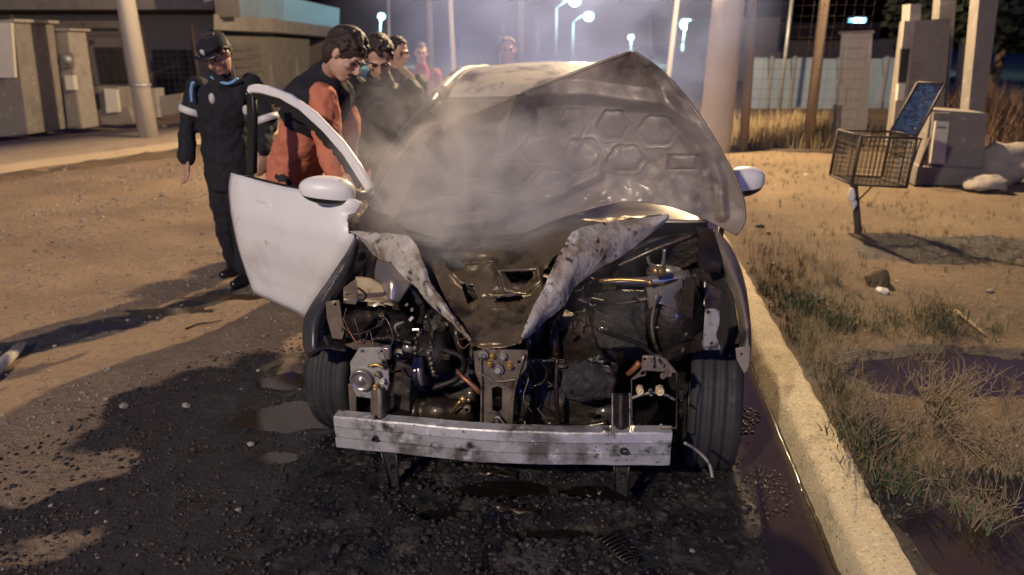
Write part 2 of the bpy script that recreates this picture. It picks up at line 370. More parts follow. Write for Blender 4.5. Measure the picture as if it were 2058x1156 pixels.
def ground_mat(name, dry1, dry2, wet1, wet2, attrs):
    m = bpy.data.materials.new(name); m.use_nodes = True; n, l = m.node_tree.nodes, m.node_tree.links
    b = n['Principled BSDF']; tc = n.new('ShaderNodeTexCoord')
    def nz(sc, det=8, rg=.62):
        t = n.new('ShaderNodeTexNoise'); t.inputs['Scale'].default_value = sc; t.inputs['Detail'].default_value = det
        t.inputs['Roughness'].default_value = rg; l.new(tc.outputs['Object'], t.inputs['Vector']); return t.outputs['Fac']
    def mr(x, a, bb, c=0, d=1):
        r = n.new('ShaderNodeMapRange'); l.new(x, r.inputs[0])
        for i, q in enumerate((a, bb, c, d)): r.inputs[i + 1].default_value = q
        return r.outputs[0]
    def mix(f, a, bb):
        x = n.new('ShaderNodeMix'); x.data_type = 'RGBA'; l.new(f, x.inputs[0])
        for i, q in ((6, a), (7, bb)):
            if isinstance(q, tuple): x.inputs[i].default_value = (*q, 1)
            else: l.new(q, x.inputs[i])
        return x.outputs[2]
    def fm(f, a, bb):
        x = n.new('ShaderNodeMix'); x.data_type = 'FLOAT'; l.new(f, x.inputs[0])
        for i, q in ((2, a), (3, bb)):
            if isinstance(q, float): x.inputs[i].default_value = q
            else: l.new(q, x.inputs[i])
        return x.outputs[0]
    def at_(k):
        a = n.new('ShaderNodeAttribute'); a.attribute_name = k
        s = n.new('ShaderNodeMath'); s.operation = 'ADD'; l.new(a.outputs['Fac'], s.inputs[0])
        l.new(mr(nz(7), .3, .7, -.22, .22), s.inputs[1]); return mr(s.outputs[0], .35, .65)
    dry = mix(mr(nz(1.1), .35, .65), dry1, dry2)
    dry = mix(mr(nz(24), .50, .72, 0, .75), dry, tuple(c * .45 for c in dry1))
    dry = mix(mr(nz(70), .58, .70, 0, .8), dry, (.42, .34, .25))
    wet = mix(mr(nz(5), .35, .65), wet1, wet2)
    wet = mix(mr(nz(45), .58, .72, 0, .8), wet, (.11, .085, .065))
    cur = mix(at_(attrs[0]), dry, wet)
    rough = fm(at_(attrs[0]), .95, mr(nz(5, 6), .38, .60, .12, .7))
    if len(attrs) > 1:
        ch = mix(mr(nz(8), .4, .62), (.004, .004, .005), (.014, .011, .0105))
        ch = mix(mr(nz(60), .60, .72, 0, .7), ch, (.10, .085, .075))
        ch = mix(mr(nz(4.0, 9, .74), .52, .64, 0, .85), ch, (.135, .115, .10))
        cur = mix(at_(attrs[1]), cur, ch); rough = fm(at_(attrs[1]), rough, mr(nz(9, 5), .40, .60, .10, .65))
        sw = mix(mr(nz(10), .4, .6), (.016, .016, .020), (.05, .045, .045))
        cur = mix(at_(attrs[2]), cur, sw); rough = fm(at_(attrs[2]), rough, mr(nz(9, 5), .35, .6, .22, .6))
    l.new(cur, b.inputs['Base Color']); l.new(rough, b.inputs['Roughness'])
    bp = n.new('ShaderNodeBump'); bp.inputs['Strength'].default_value = .9; bp.inputs['Distance'].default_value = .035
    l.new(nz(30, 10, .72), bp.inputs['Height']); l.new(bp.outputs[0], b.inputs['Normal'])
    return m
m_ground = ground_mat('dirt_road', (.37, .258, .162), (.24, .167, .107), (.040, .031, .026), (.022, .016, .015), ('damp_shade', 'char', 'swath'))
m_verge = ground_mat('verge_soil', (.19, .130, .074), (.112, .077, .046), (.040, .028, .022), (.025, .018, .015), ('damp_shade',))
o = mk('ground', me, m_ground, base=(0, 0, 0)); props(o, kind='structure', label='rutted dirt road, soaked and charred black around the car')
# verge to the right of the kerb
VP = [(gp(1900, 752, .09), .62, .27), (gp(2010, 1080, .09), .42, .30), (gp(1880, 505, .09), .0001, .0001)]
def hv(x, y):
    far = sm(math.hypot(x, y), 9, 25); k = ku(x, y)
    h = .108 + .02 * n3(x, y, .9, 41) + .012 * n3(x, y, 3.1, 42) + .008 * n3(x, y, 9, 43) + .004 * n3(x, y, 27, 44)
    for c, ra, rb in VP:
        d = math.hypot((x - c.x) / ra, (y - c.y) / rb) + .4 * n3(x, y, 3, 45)
        h -= .05 * (1 - sm(d, .6, 1.2))
    h = .112 + (h - .112) * sm(k, KW - .02, KW + .12)
    return h * (1 - far) + .10 * far
us = [KW - .01 + .035 * i for i in range(90)]; s = .035
while us[-1] < 150: s *= 1.16; us.append(us[-1] + s)
ts = [-1.6 + .04 * i for i in range(150)]; s = .04
while ts[-1] < 300: s *= 1.17; ts.append(ts[-1] + s)
s = .04
while ts[0] > -25: s *= 1.3; ts.insert(0, ts[0] - s)
bm = NB()
def vg(t, u):
    p = K0 + RD * t + RR * u; p.z = hv(p.x, p.y); return p
grid(bm, [[vg(t, u) for u in us] for t in ts])
me = bpy.data.meshes.new('verge'); bm.to_mesh(me); bm.free()
a = me.attributes.new('damp_shade', 'FLOAT', 'POINT'); dv = []
CAGE_SHADE = gp(1880, 500, .1)
for p in me.vertices:
    x, y = p.co.x, p.co.y; v = 0
    for c, ra, rb in VP[:2]:
        v = max(v, 1 - sm(math.hypot((x - c.x) / ra, (y - c.y) / rb) + .3 * n3(x, y, 3, 45), .9, 1.55))
    v = max(v, .8 * (1 - sm(math.hypot((x - CAGE_SHADE.x - .2) / 1.0, (y - CAGE_SHADE.y) / .5) + .3 * n3(x, y, 2, 47), .7, 1.2)))  # cast shadow of the litter cage, painted as a dark patch
    v = max(v, .75 * sm(2.6 - y + .8 * n3(x, y, 2, 46), 0, .8))
    dv.append(v)
a.data.foreach_set('value', dv)
o = mk('verge', me, m_verge, base=(0, 0, 0)); props(o, kind='structure', label='grassy dirt verge to the right of the kerb')

# kerb: rough cast concrete, worn edges
m_kerb = mat('kerb_concrete', (.62, .52, .33), (.47, .39, .25), 9, .85, .95, bump=1.0, bscale=90, spots=[((.24, .19, .13), 6, .57, .70), ((.72, .64, .46), 55, .56, .66), ((.16, .125, .085), 70, .58, .66), ((.09, .07, .05), 26, .64, .72)])
bm = NB(); rows = []
prof = [(-.035, -.06), (-.03, 0), (-.022, .04), (-.014, .085), (-.004, .106), (.014, .117), (.05, .121), (.09, .122), (.13, .120), (KW - .012, .116), (KW + .004, .10), (KW + .008, .02)]
t = -1.7; tl = []
while t < 10: tl.append(t); t += .03
while t < 90: tl.append(t); t *= 1.12
for t in tl:
    r = []
    for u, z in prof:
        p = K0 + RD * t + RR * u
        j = .008 * n3(t, u + z, 6, 51) + .005 * n3(t, u + z, 17, 52) + .004 * n3(t * 1.0, (u - z) * 1.5, 42, 53)
        r.append(p + RR * j * (1.2 if z < .11 else .9) + Vector((0, 0, z + j * .7)))
    rows.append(r)
grid(bm, rows)
o = mk('kerb', bm, m_kerb, base=(K0.x, K0.y, 0)); props(o, kind='structure', label='rough concrete kerb between the gutter and the verge')

# puddles
m_water = mat('muddy_water', (.045, .032, .021), (.030, .022, .015), 3, .05, bump=.06, bscale=26, spec=.5)
m_water3 = mat('sooty_water', (.007, .006, .006), (.011, .009, .009), 3, .04, bump=.10, bscale=30, spec=.6)
m_water2 = mat('rippled_gutter_water', (.045, .031, .021), (.030, .021, .015), 3, .05, bump=.16, bscale=30, spec=.5)
def puddle(name, c, ra, rb, z, m, label):
    bm = NB(); n = 40
    ring = [bm.verts.new((c.x + ra * math.cos(2 * math.pi * k / n), c.y + rb * math.sin(2 * math.pi * k / n), z)) for k in range(n)]
    bm.faces.new(ring); o = mk(name, bm, m); props(o, label, None, None, 'structure')
for i, (c, ra, rb) in enumerate(PUD): puddle('puddle', c, ra * 1.25, rb * 1.35, -.0035, m_water3 if 3 <= i <= 6 else m_water, ['thin puddle by the boot of the policeman', 'thin puddle in the wet streak left of the door', 'thin puddle towards the hose end', 'black puddle under the middle of the beam', 'black puddle under the right of the beam', 'small black puddle in front of the beam', 'black puddle in the ash at the bottom', 'puddle beside the left tyre', 'shallow puddle behind the left tyre', 'small puddle in the ash'][i])
for i, (c, ra, rb) in enumerate(VP[:2]): puddle('puddle', c, ra * 1.25, rb * 1.3, .086, m_water, ['wide muddy puddle on the verge', 'muddy puddle in the bottom right corner'][i])
bm = NB(); rows = []
for i in range(60):
    t = -1.8 + i * .16
    rows.append([K0 + RD * t + RR * u + Vector((0, 0, -.006)) for u in (-.40, -.25, -.1, -.022)])
grid(bm, rows)
pts = []; rad = []
for i in range(420):
    t = -1.75 + i * .016; w_ = n3(t, 0, 9, 81)
    pts.append(K0 + RD * t + RR * (-.044 + .006 * n3(t, 1, 5, 82)) + Z * -.005); rad.append(max(.001, .0045 + .005 * w_ + .003 * n3(t, 0, 40, 83)))
tube(bm, pts, rad, 10)
o = mk('gutter_water', bm, m_water2); props(o, 'brown water running along the kerb', None, None, 'structure')

# gravel
bm = NB()
ico = NB(); bmesh.ops.create_icosphere(ico, subdivisions=1, radius=1); icov = [v.co.copy() for v in ico.verts]; icof = [[v.index for v in f.verts] for f in ico.faces]; ico.free()
def stone(bm, c, r):
    M = Matrix.Rotation(random.uniform(0, 6.28), 3, 'Z') @ Matrix.Rotation(random.uniform(-.4, .4), 3, 'X')
    sx, sy, sz = r * random.uniform(.8, 1.3), r * random.uniform(.7, 1.1), r * random.uniform(.4, .75)
    vs = [bm.verts.new(c + M @ Vector((v.x * sx * random.uniform(.8, 1.15), v.y * sy * random.uniform(.8, 1.15), v.z * sz))) for v in icov]
    for f in icof: bm.faces.new([vs[k] for k in f])
n = 0
bc = NB()
while n < 14000:
    y = 1.45 + 9.0 * random.random() ** 1.5; x = random.uniform(-.80, .42) * (y + .6) if random.random() < .85 else random.uniform(-5.5, 1.1)
    if ku(x, y) > -.06: continue
    if n3(x, y, 1.2, 61) + .5 * n3(x, y, 3, 62) < random.uniform(-.7, .45): continue
    r = .0035 + .012 * random.random() ** 4 + (.012 if random.random() < .012 else 0)
    qq = Vector((x, y, 0)) - CO; e = math.hypot((qq.dot(RR) + .02) / 1.25, (qq.dot(RD) + .35) / 1.25) + .3 * n3(x, y, 2.3, 35)
    if y > 4: r *= 1 + (y - 4) * .18
    dmp = math.hypot((x + .25) / 1.95, (y - 2.0) / 2.15)
    stone(bc if (e < .95 and random.random() < .93) or (dmp < 1.05 and random.random() < .90) else bm, Vector((x, y, hg(x, y) + r * .15)), r); n += 1
o = mk('gravel', bm, m_stone, smooth=False, base=(0, 0, 0)); props(o, 'loose gravel scattered over the dirt road', None, None, 'stuff')
o = mk('sooty_gravel', bc, m_char, smooth=False, base=(0, 0, 0)); props(o, 'soot covered gravel in front of the car', None, None, 'stuff')
bm = NB(); n = 0
while n < 2600:
    t = random.uniform(-.6, 7); u = KW + .03 + 4 * random.random() ** 1.4
    p = K0 + RD * t + RR * u
    if n3(p.x, p.y, 1.4, 63) < random.uniform(-.6, .5): continue
    r = .003 + .012 * random.random() ** 4; p.z = hv(p.x, p.y) + r * .1; stone(bm, p, r); n += 1
o = mk('verge_pebbles', bm, m_stone, smooth=False, base=(0, 0, 0)); props(o, 'pebbles and crumbs of soil on the verge', None, None, 'stuff')
bm = NB(); n = 0
while n < 9000:
    y = 1.45 + 3.6 * random.random() ** 1.3; x = random.uniform(-.78, .36) * (y + .5)
    if ku(x, y) > -.38: continue
    if math.hypot((x + .25) / 2.1, (y - 2.0) / 2.3) + .3 * n3(x, y, 1.1, 31) > 1 or n3(x, y, 2.3, 66) + .5 * n3(x, y, 7, 67) < random.uniform(-.5, .5): continue
    r = .0025 + .010 * random.random() ** 3.5; stone(bm, Vector((x, y, hg(x, y) + r * .1)), r); n += 1
o = mk('soil_clods', bm, m_clod, base=(0, 0, 0)); props(o, 'moist crumbs of churned soil around the car', None, None, 'stuff')
bm = NB(); n = 0
while n < 900:
    t = random.uniform(-.35, 2.0); u = random.uniform(-.34, -.10); p = K0 + RD * t + RR * u
    if n3(p.x, p.y, 3.5, 64) + .3 * n3(p.x, p.y, 9, 65) < random.uniform(-.1, .45): continue
    r = .003 + .008 * random.random() ** 3; p.z = -.005 + r * .2; stone(bm, p, r); n += 1
o = mk('wet_gravel', bm, m_wet, base=(0, 0, 0)); props(o, 'wet gravel glinting in the gutter beside the right tyre', None, None, 'stuff')
# ash crumbs and melted scraps under the nose
bm = NB()
for i in range(1500):
    u, v = random.gauss(0, .55), random.gauss(-.55, .30)
    p = car(u, v, 0)
    if ku(p.x, p.y) > -.1: continue
    r = .004 + .016 * random.random() ** 3; p.z = hg(p.x, p.y) + r * .2; stone(bm, p, r)
o = mk('ash_debris', bm, m_char, smooth=False, base=(CO.x, CO.y, 0)); props(o, 'black ash and melted crumbs under the front of the car', None, None, 'stuff')

# left pavement slab
A0, A1 = gp(0, 332, .12), gp(349, 287, .12); dA = (A1 - A0).normalized(); nA = Vector((-dA.y, dA.x, 0))
P0, P1 = A0 - dA * 6, A0 + dA * 7.5
bm = NB(); rows = []
for i in range(40):
    p = P0.lerp(P1, i / 39); j = nA * (.06 * noise.noise(p * 1.3))
    rows.append([p + j + Vector((0, 0, -.2)), p + j + nA * .02 + Vector((0, 0, -.015)), p + j + nA * .08, p + nA * .9 + Vector((0, 0, .01)), p + nA * 2.6 + Vector((0, 0, .015)), p + nA * 2.62 + Vector((0, 0, -.2))])
grid(bm, rows)
m_pave = mat('dusty_pavement', (.42, .33, .23), (.34, .26, .18), 2, .9, bump=.3, bscale=20, spots=[((.24, .175, .115), 3, .55, .68)])
o = mk('pavement', bm, m_pave); props(o, 'raised dusty pavement on the left side of the road', None, None, 'structure')
# bank of loose earth along the pavement edge
bm = NB(); rows = []
for i in range(120):
    p = P0.lerp(P1, i / 119) - nA * .25; r = []
    for k in range(9):
        q = p - nA * (.75 * (k / 8 - .35)); h = math.sin(math.pi * k / 8)
        q.z = -.03 + h * (.085 + .07 * noise.noise(q * 1.9) + .035 * noise.noise(q * 6)); r.append(q)
    rows.append(r)
grid(bm, rows); o = mk('earth_bank', bm, m_verge); props(o, 'low bank of loose earth along the left pavement', None, None, 'structure')

# ------------------------------------------------------------------ background, left side
def pbox(bm, x0, y0, x1, y1, Y, dep, M=None):
    """upright box whose front face covers the given part of the view at distance Y"""
    c0, c1 = at(x0, (y0 + y1) / 2, Y), at(x1, (y0 + y1) / 2, Y); zt, zb = at((x0 + x1) / 2, y0, Y).z, at((x0 + x1) / 2, y1, Y).z
    box(bm, ((c0.x + c1.x) / 2, Y + dep / 2, (zt + zb) / 2), (abs(c1.x - c0.x), dep, abs(zt - zb)))
def wbox(bm, x0, x1, y0, y1, z0, z1): box(bm, ((x0 + x1) / 2, (y0 + y1) / 2, (z0 + z1) / 2), (abs(x1 - x0), abs(y1 - y0), abs(z1 - z0)))

# big dark unfinished house behind the left pavement
bx0 = at(-160, 150, 19).x; bx1 = at(432, 150, 19).x
b = thing('unfinished_house', 'dark two storey unfinished house behind the mesh fence on the left', 'house', ((bx0 + bx1) / 2, 21, 0))
def P(nm, m, f, par, **k):
    bm = NB(); f(bm); return mk(nm, bm, m, par, smooth=False, **k)
P('wall', m_concd, lambda q: wbox(q, bx0, bx1, 19.4, 24, 0, 2.5), b)
P('upper_wall', m_concd, lambda q: wbox(q, bx0, bx1 + .5, 19.0, 24, 2.85, 6), b)
P('floor_slab', m_conc, lambda q: wbox(q, bx0, bx1 + .3, 18.7, 24, 2.5, 2.85), b)
P('door', m_dark, lambda q: pbox(q, 55, 95, 86, 225, 19.36, .06), b)
w = P('window', m_dark, lambda q: pbox(q, 196, 95, 250, 168, 19.36, .06), b)
P('window', m_dark, lambda q: pbox(q, 310, 100, 392, 190, 19.36, .06), b)
P('column', m_concd, lambda q: pbox(q, 400, 60, 432, 222, 18.8, .4), b)
P('beam', m_dark, lambda q: pbox(q, 45, 56, 235, 64, 18.62, .08), b)
# block building with the roof slab further back
b = thing('block_building', 'unfinished concrete block building with a pale overhanging roof slab', 'building', (at(540, 200, 21).x, 21, 0))
def slab(bm, pts, dep):
    """pts: four (px,py,Y) round the visible face; pushed back by dep"""
    f = [at(*p) for p in pts]; hexa(bm, f + [p + RD * dep for p in f])
P('roof_slab', m_pale, lambda q: slab(q, [(430, 28, 17), (664, 60, 26), (664, 78, 26), (430, 60, 17)], 3), b)
P('parapet', m_blue, lambda q: slab(q, [(455, -25, 17.6), (612, 8, 24), (612, 52, 24), (455, 33, 17.6)], 3), b)
P('upper_column', m_concd, lambda q: pbox(q, 428, -60, 462, 34, 17.2, .5), b)
P('wall', m_conc, lambda q: slab(q, [(432, 72, 17.5), (530, 78, 20), (530, 215, 20), (432, 225, 17.5)], 3), b)
P('column', m_conc, lambda q: pbox(q, 520, 76, 548, 210, 20.3, .5), b)
P('column', m_conc, lambda q: pbox(q, 566, 78, 600, 205, 22, .5), b)
P('back_wall', m_concd, lambda q: pbox(q, 540, 80, 662, 200, 25.5, .4), b)
for i in range(7):   # courses of blocks standing a little proud
    yb = 88 + i * 17
    P('block_course', m_concd, lambda q: slab(q, [(438, yb, 17.45), (518, yb + 2.5, 19.6), (518, yb + 14, 19.6), (438, yb + 14, 17.45)], .2), b)
b = thing('distant_house', 'low dark house silhouette beyond the street lamps', 'house', (at(965, 120, 60).x, 60, 0))
P('wall', m_concd, lambda q: pbox(q, 925, 68, 1004, 140, 60, 8), b); P('roof', m_dark, lambda q: pbox(q, 918, 48, 1010, 68, 59, 10), b)
b = thing('distant_house', 'grey flat roofed house with dark upper storey behind the smoke', 'house', (at(1480, 150, 34).x, 34, 0))
P('wall', m_conc, lambda q: pbox(q, 1405, 105, 1565, 200, 34, 6), b); P('upper_wall', m_concd, lambda q: pbox(q, 1440, 35, 1565, 105, 34, 6), b)
b = thing('distant_house', 'long dark house with flat roof behind the bluish panels', 'house', (at(1660, 150, 40).x, 40, 0))
P('wall', m_concd, lambda q: pbox(q, 1560, 78, 1800, 200, 40, 6), b); P('roof', m_dark, lambda q: pbox(q, 1552, 45, 1770, 78, 39.4, 7), b)
# boundary wall at the far left
b = thing('boundary_wall', 'pale rendered wall end with white upper panel at the left edge', 'wall', at(20, 272, 12.6))
P('wall', m_conc, lambda q: slab(q, [(-120, 60, 12.6), (26, 42, 12.6), (56, 270, 12.6), (-120, 285, 12.6)], .9), b)
P('panel', m_boxw, lambda q: slab(q, [(-90, 45, 12.5), (22, 46, 12.5), (30, 156, 12.5), (-90, 158, 12.5)], .05), b)
P('coping', m_pale, lambda q: slab(q, [(-120, 52, 12.54), (28, 38, 12.54), (29, 44, 12.54), (-120, 60, 12.54)], 1.0), b)
# meter column
b = thing('meter_column', 'tall pale utility column with a meter box and round meter, left of the pole', 'utility column', at(135, 258, 13.6))
P('column', m_pale, lambda q: slab(q, [(86, 62, 13.6), (136, 62, 13.6), (166, 258, 13.6), (116, 258, 13.6)], .45), b)
P('cap', m_pale, lambda q: slab(q, [(82, 57, 13.55), (139, 57, 13.55), (140, 62, 13.55), (83, 62, 13.55)], .55), b)
P('shaded_front', m_conc, lambda q: slab(q, [(109, 66, 13.57), (134, 66, 13.57), (162, 254, 13.57), (138, 254, 13.57)], .04), b)  # front face painted in darker concrete, as the shaded side of the column
P('meter_box', m_boxw, lambda q: slab(q, [(129, 152, 13.5), (146, 152, 13.5), (150, 181, 13.5), (133, 181, 13.5)], .1), b)
P('window_box', m_grey, lambda q: slab(q, [(122, 106, 13.5), (139, 106, 13.5), (142, 136, 13.5), (126, 136, 13.5)], .1), b)
bm = NB(); c = at(132, 120, 13.45); lathe(bm, [(.0, 0), (.07, 0), (.075, .03), (.075, .08)], c, (0, 1, 0), 16); mk('round_meter', bm, m_metal, b)
# low gas enclosure walls
b = thing('gas_meter_wall', 'low concrete wall with a pale gas meter door beside the leaning pole', 'wall', at(228, 250, 14.2))
P('plinth', m_conc, lambda q: slab(q, [(176, 222, 14.2), (256, 216, 14.2), (268, 247, 14.2), (182, 252, 14.2)], .5), b)
P('post', m_conc, lambda q: slab(q, [(188, 174, 14.25), (236, 176, 14.25), (243, 232, 14.25), (194, 232, 14.25)], .4), b)
P('door', m_boxw, lambda q: slab(q, [(209, 178, 14.15), (234, 180, 14.15), (240, 225, 14.15), (214, 227, 14.15)], .06), b)
b = thing('garden_wall', 'low broken concrete wall right of the leaning pole', 'wall', at(335, 232, 15))
P('wall', m_conc, lambda q: slab(q, [(318, 194, 15), (362, 188, 15), (362, 228, 15), (322, 234, 15)], .4), b)
P('stub', m_pale, lambda q: slab(q, [(298, 178, 14.9), (311, 178, 14.9), (318, 236, 14.9), (304, 238, 14.9)], .3), b)
for i in range(6):
    c = gp([185, 172, 60, 90, 330, 322][i], [246, 240, 268, 266, 256, 236][i], .12); bm = NB(); stone(bm, c, [.12, .1, .14, .1, .06, .08][i])
    o = mk('rubble_stone', bm, m_conc, smooth=False); props(o, ['broken lump by the gas meter wall', 'second lump leaning on the gas meter wall', 'rubble lump at the foot of the boundary wall', 'smaller rubble lump right of the boundary wall', 'pale lump right of the leaning pole', 'lump at the foot of the broken wall'][i], 'rubble', 'rubble along the left pavement')
# wire mesh fences
def fence(label, pts, h, posts, m=m_rusty, step=.12, grp=None):
    """pts: ground points; posts: list of (point, lean, radius, height, material)"""
    b = thing('mesh_fence', label, 'fence', pts[0]); bm = NB()
    for p, q in zip(pts, pts[1:]):
        n = int((q - p).length / step)
        for i in range(n + 1):
            c = p.lerp(q, i / n); tube(bm, [c + Vector((0, 0, .03)), c + Vector((0, 0, h))], .0022, 3, caps=False)
        for k in range(int(h / step) + 1):
            tube(bm, [p + Vector((0, 0, .03 + k * step)), q + Vector((0, 0, .03 + k * step))], .0022, 3, caps=False)
    o = mk('wire_mesh', bm, m, b); o['kind'] = 'stuff'
    return b
fl = fence('rusty wire mesh fence in front of the dark unfinished house', [gp(30, 262, .12), gp(185, 248, .12), gp(410, 238, .12)], 2.0, [])
for px, py, hh in ((72, 262, 2.1), (205, 250, 2.0), (313, 238, 2.0), (410, 238, 2.0)):
    bm = NB(); c = gp(px, py, .1); tube(bm, [c, c + Vector((0, 0, hh))], .035, 8); mk('post', bm, m_rusty, fl)

# ------------------------------------------------------------------ poles
def pole(name, base, top, r0, r1, m, label, cat, group=None, extra=None):
    b = thing(name, label, cat, base, group=group); bm = NB()
    tube(bm, [base - Vector((0, 0, .1)), base.lerp(top, .5), top], [r0, (r0 + r1) / 2, r1], 16); mk('shaft', bm, m, b)
    if extra: extra(b)
    return b
base = gp(299, 277, .12); base.z = .1
def ext(b):
    t = Vector((base.x - .02, base.y, 5.7))
    bm = NB(); lathe(bm, [(.172, -.02), (.178, -.02), (.178, .02), (.172, .02)], base + Vector((-.005, 0, .92)), (0, 0, 1), 20, True); mk('band', bm, m_metal, b)
    bm = NB(); tube(bm, [t, Vector((LEFTL[0] - .4, LEFTL[1], 5.85)), Vector((LEFTL[0], LEFTL[1], 5.75))], .04, 8); mk('arm', bm, m_metal, b)
    bm = NB(); ball(bm, Vector(LEFTL) + Vector((0, 0, .28)), (.32, .14, .07)); mk('lamp_head', bm, m_metal, b)
pole('street_light_pole', base, base + Vector((-.02, 0, 5.8)), .165, .12, m_pole, 'thick pale concrete light pole with a metal band on the left pavement', 'light pole', None, ext)
# big pole on the right verge that carries the key light
base = gp(1434, 306, .1); top = at(1476, -120, base.y); top = base + (top - base) * 1.0; ln = 6.2 / top.z; top = base + (top - base) * ln
def ext(b):
    bm = NB(); tube(bm, [top, Vector((3.2, 11.6, 6.1)), Vector((KEY[0], KEY[1], KEY[2] + .22))], .045, 8, n=10); mk('arm', bm, m_metal, b)
    bm = NB(); ball(bm, Vector(KEY) + Vector((0, 0, .2)), (.16, .36, .07)); mk('lamp_head', bm, m_metal, b)
pole('street_light_pole', base, top, .25, .19, m_pole, 'broad leaning concrete light pole right behind the raised bonnet', 'light pole', None, ext)
# the light behind the photographer
fb = Vector((FRONT[0] - .9, FRONT[1], 0))
def ext(b):
    bm = NB(); tube(bm, [fb + Vector((0, 0, 6.3)), Vector((FRONT[0], FRONT[1], FRONT[2] + .22))], .04, 8); mk('arm', bm, m_metal, b)
    bm = NB(); ball(bm, Vector(FRONT) + Vector((0, 0, .2)), (.34, .16, .07)); mk('lamp_head', bm, m_metal, b)
pole('street_light_pole', fb, fb + Vector((0, 0, 6.5)), .15, .11, m_pole, 'street light behind the photographer', 'light pole', None, ext)
PT = [  # top px,py  bottom px,py  Y  radius  material label
    (1516, -40, 1494, 308, 11.2, .075, m_wood, 'stout timber fence post beside the broad concrete pole'),
    (1596, -40, 1566, 216, 17, .045, m_metal, 'thin pale metal mast behind the mesh fence'),
    (1662, -40, 1622, 306, 11.4, .085, m_wood, 'tall dark footed timber post in the middle of the mesh fence'),
    (903, -40, 914, 190, 19, .07, m_pole, 'tan wooden pole in the smoke left of the far man'),
    (1366, -40, 1336, 220, 16, .06, m_pole, 'leaning tan pole behind the raised corner of the bonnet'),
    (780, -40, 784, 190, 24, .05, m_metal, 'thin grey pole above the man in the black jacket'),
    (1080, 38, 1081, 190, 40, .09, m_metal, 'short thin mast with a crossbar between the street lamps'),
    (1308, 30, 1306, 190, 40, .07, m_metal, 'faint thin mast right of the paired lamps'),
    (862, -40, 868, 190, 26, .11, m_pale, 'bright pale pole left of the far man'),
    (1047, -40, 1048, 190, 30, .13, m_pale, 'bright pale pole right of the far man')]
for tx, ty, bx, by, Y, r, m, lab in PT:
    p = at(bx, by, Y); q = at(tx, ty, Y)
    d = (q - p) / (q.z - p.z); p = p - d * (p.z - .05)
    pole('utility_pole', p, q, r, r * .85, m, lab, 'pole', 'poles along the street')
bm = NB()
# ------------------------------------------------------------------ far street lamps
FL = [(1118, 16, 1155, 2, 62, 1, 'street lamp with its head at the top edge of the picture'), (1152, 44, 1183, 33, 70, 1, 'lit street lamp to the right of the paired pale poles'),
      (1372, 88, 1378, 49, 60, 1, 'lit street lamp left of the broad concrete pole'), (1268, 110, 1268, 75, 85, .7, 'farthest lit street lamp low above the bonnet peak'),
      (764, 70, 767, 33, 60, .62, 'lit street lamp above the man in the black jacket'), (1716, 80, 1721, 52, 44, 1.15, 'lit street lamp above the concrete meter pillar')]
for i, (sx, sy, hx, hy, Y, sz, lab) in enumerate(FL):
    h = at(hx, hy, Y); s0 = at(sx, sy, Y); b0 = Vector((s0.x, Y, 0))
    b = thing('street_lamp', lab, 'street lamp', b0, group='lit street lamps down the road')
    bm = NB(); tube(bm, [b0, s0], [.16, .10], 10); mk('pole', bm, m_pale, b)
    bm = NB(); tube(bm, [s0, s0.lerp(h, .5) + Vector((0, 0, .25)), h + Vector((0, 0, .3 * sz))], .06, 8, n=8); mk('arm', bm, m_metal, b)
    bm = NB(); ball(bm, h + Vector((0, 0, .34 * sz)), (.5 * sz, .3 * sz, .12 * sz)); mk('lamp_head', bm, m_metal, b)
    bm = NB(); ball(bm, h, (.52 * sz, .34 * sz, .42 * sz)); mk('lamp_glass', bm, m_lamp, b)
    lamp('lamp_light', h - Vector((0, .9, .35)), (.45, .9, 1), 1800 * sz, .3)

# ------------------------------------------------------------------ background, right side
fr = fence('wire mesh fence along the back of the verge', [gp(1455, 300, .1), gp(1640, 305, .1), gp(1712, 303, .1)], 3.2, [], step=.15)
bm = NB(); p, q = gp(1455, 302, .1), gp(1700, 309, .1); tube(bm, [p, q], .05, 6); mk('bottom_rail', bm, m_rusty, fr)
b = thing('panel_fence', 'hoarding of bluish metal sheets behind the mesh fence', 'fence', at(1620, 215, 19))
x = 1500; k = 0
while x < 1850:
    bm = NB(); slabp = [(x, 116 + 2 * (k % 2), 19), (x + 43, 116 + 2 * (k % 2), 19), (x + 43, 226, 19), (x, 226, 19)]
    f = [at(*p) for p in slabp]; hexa(bm, f + [p + Vector((0, .06, 0)) for p in f]); mk('panel', bm, m_blue, b, smooth=False)
    bm = NB(); pbox(bm, x - 2, 113, x + 3, 226, 18.93, .05); mk('batten', bm, m_metal, b, smooth=False); x += 46; k += 1
b = thing('meter_pillar', 'concrete meter pillar with a small pale box, under the lit lamp', 'utility column', at(1715, 290, 11.8))
P('lit_side_face', m_boxw, lambda q: slab(q, [(1699, 68, 11.78), (1712, 68, 11.78), (1698, 288, 11.78), (1686, 288, 11.78)], .1), b)  # added bright strip, paints the lamplit left side
P('pillar', m_boxw, lambda q: slab(q, [(1704, 68, 11.8), (1754, 66, 11.8), (1740, 288, 11.8), (1690, 288, 11.8)], .35), b)  # pale colour makes up for the lamplight missing on this front
P('cap', m_pale, lambda q: slab(q, [(1701, 63, 11.77), (1757, 61, 11.77), (1757, 67, 11.77), (1701, 68, 11.77)], .42), b)
P('meter_box', m_boxw, lambda q: slab(q, [(1688, 170, 11.7), (1702, 170, 11.7), (1698, 212, 11.7), (1685, 212, 11.7)], .2), b)
P('side_post', m_conc, lambda q: slab(q, [(1682, 212, 11.75), (1692, 212, 11.75), (1688, 290, 11.75), (1680, 290, 11.75)], .2), b)
b = thing('meter_pillar', 'broad concrete meter pillar with a dark slot, behind the open lid of the cage', 'utility column', at(1850, 300, 10.4))
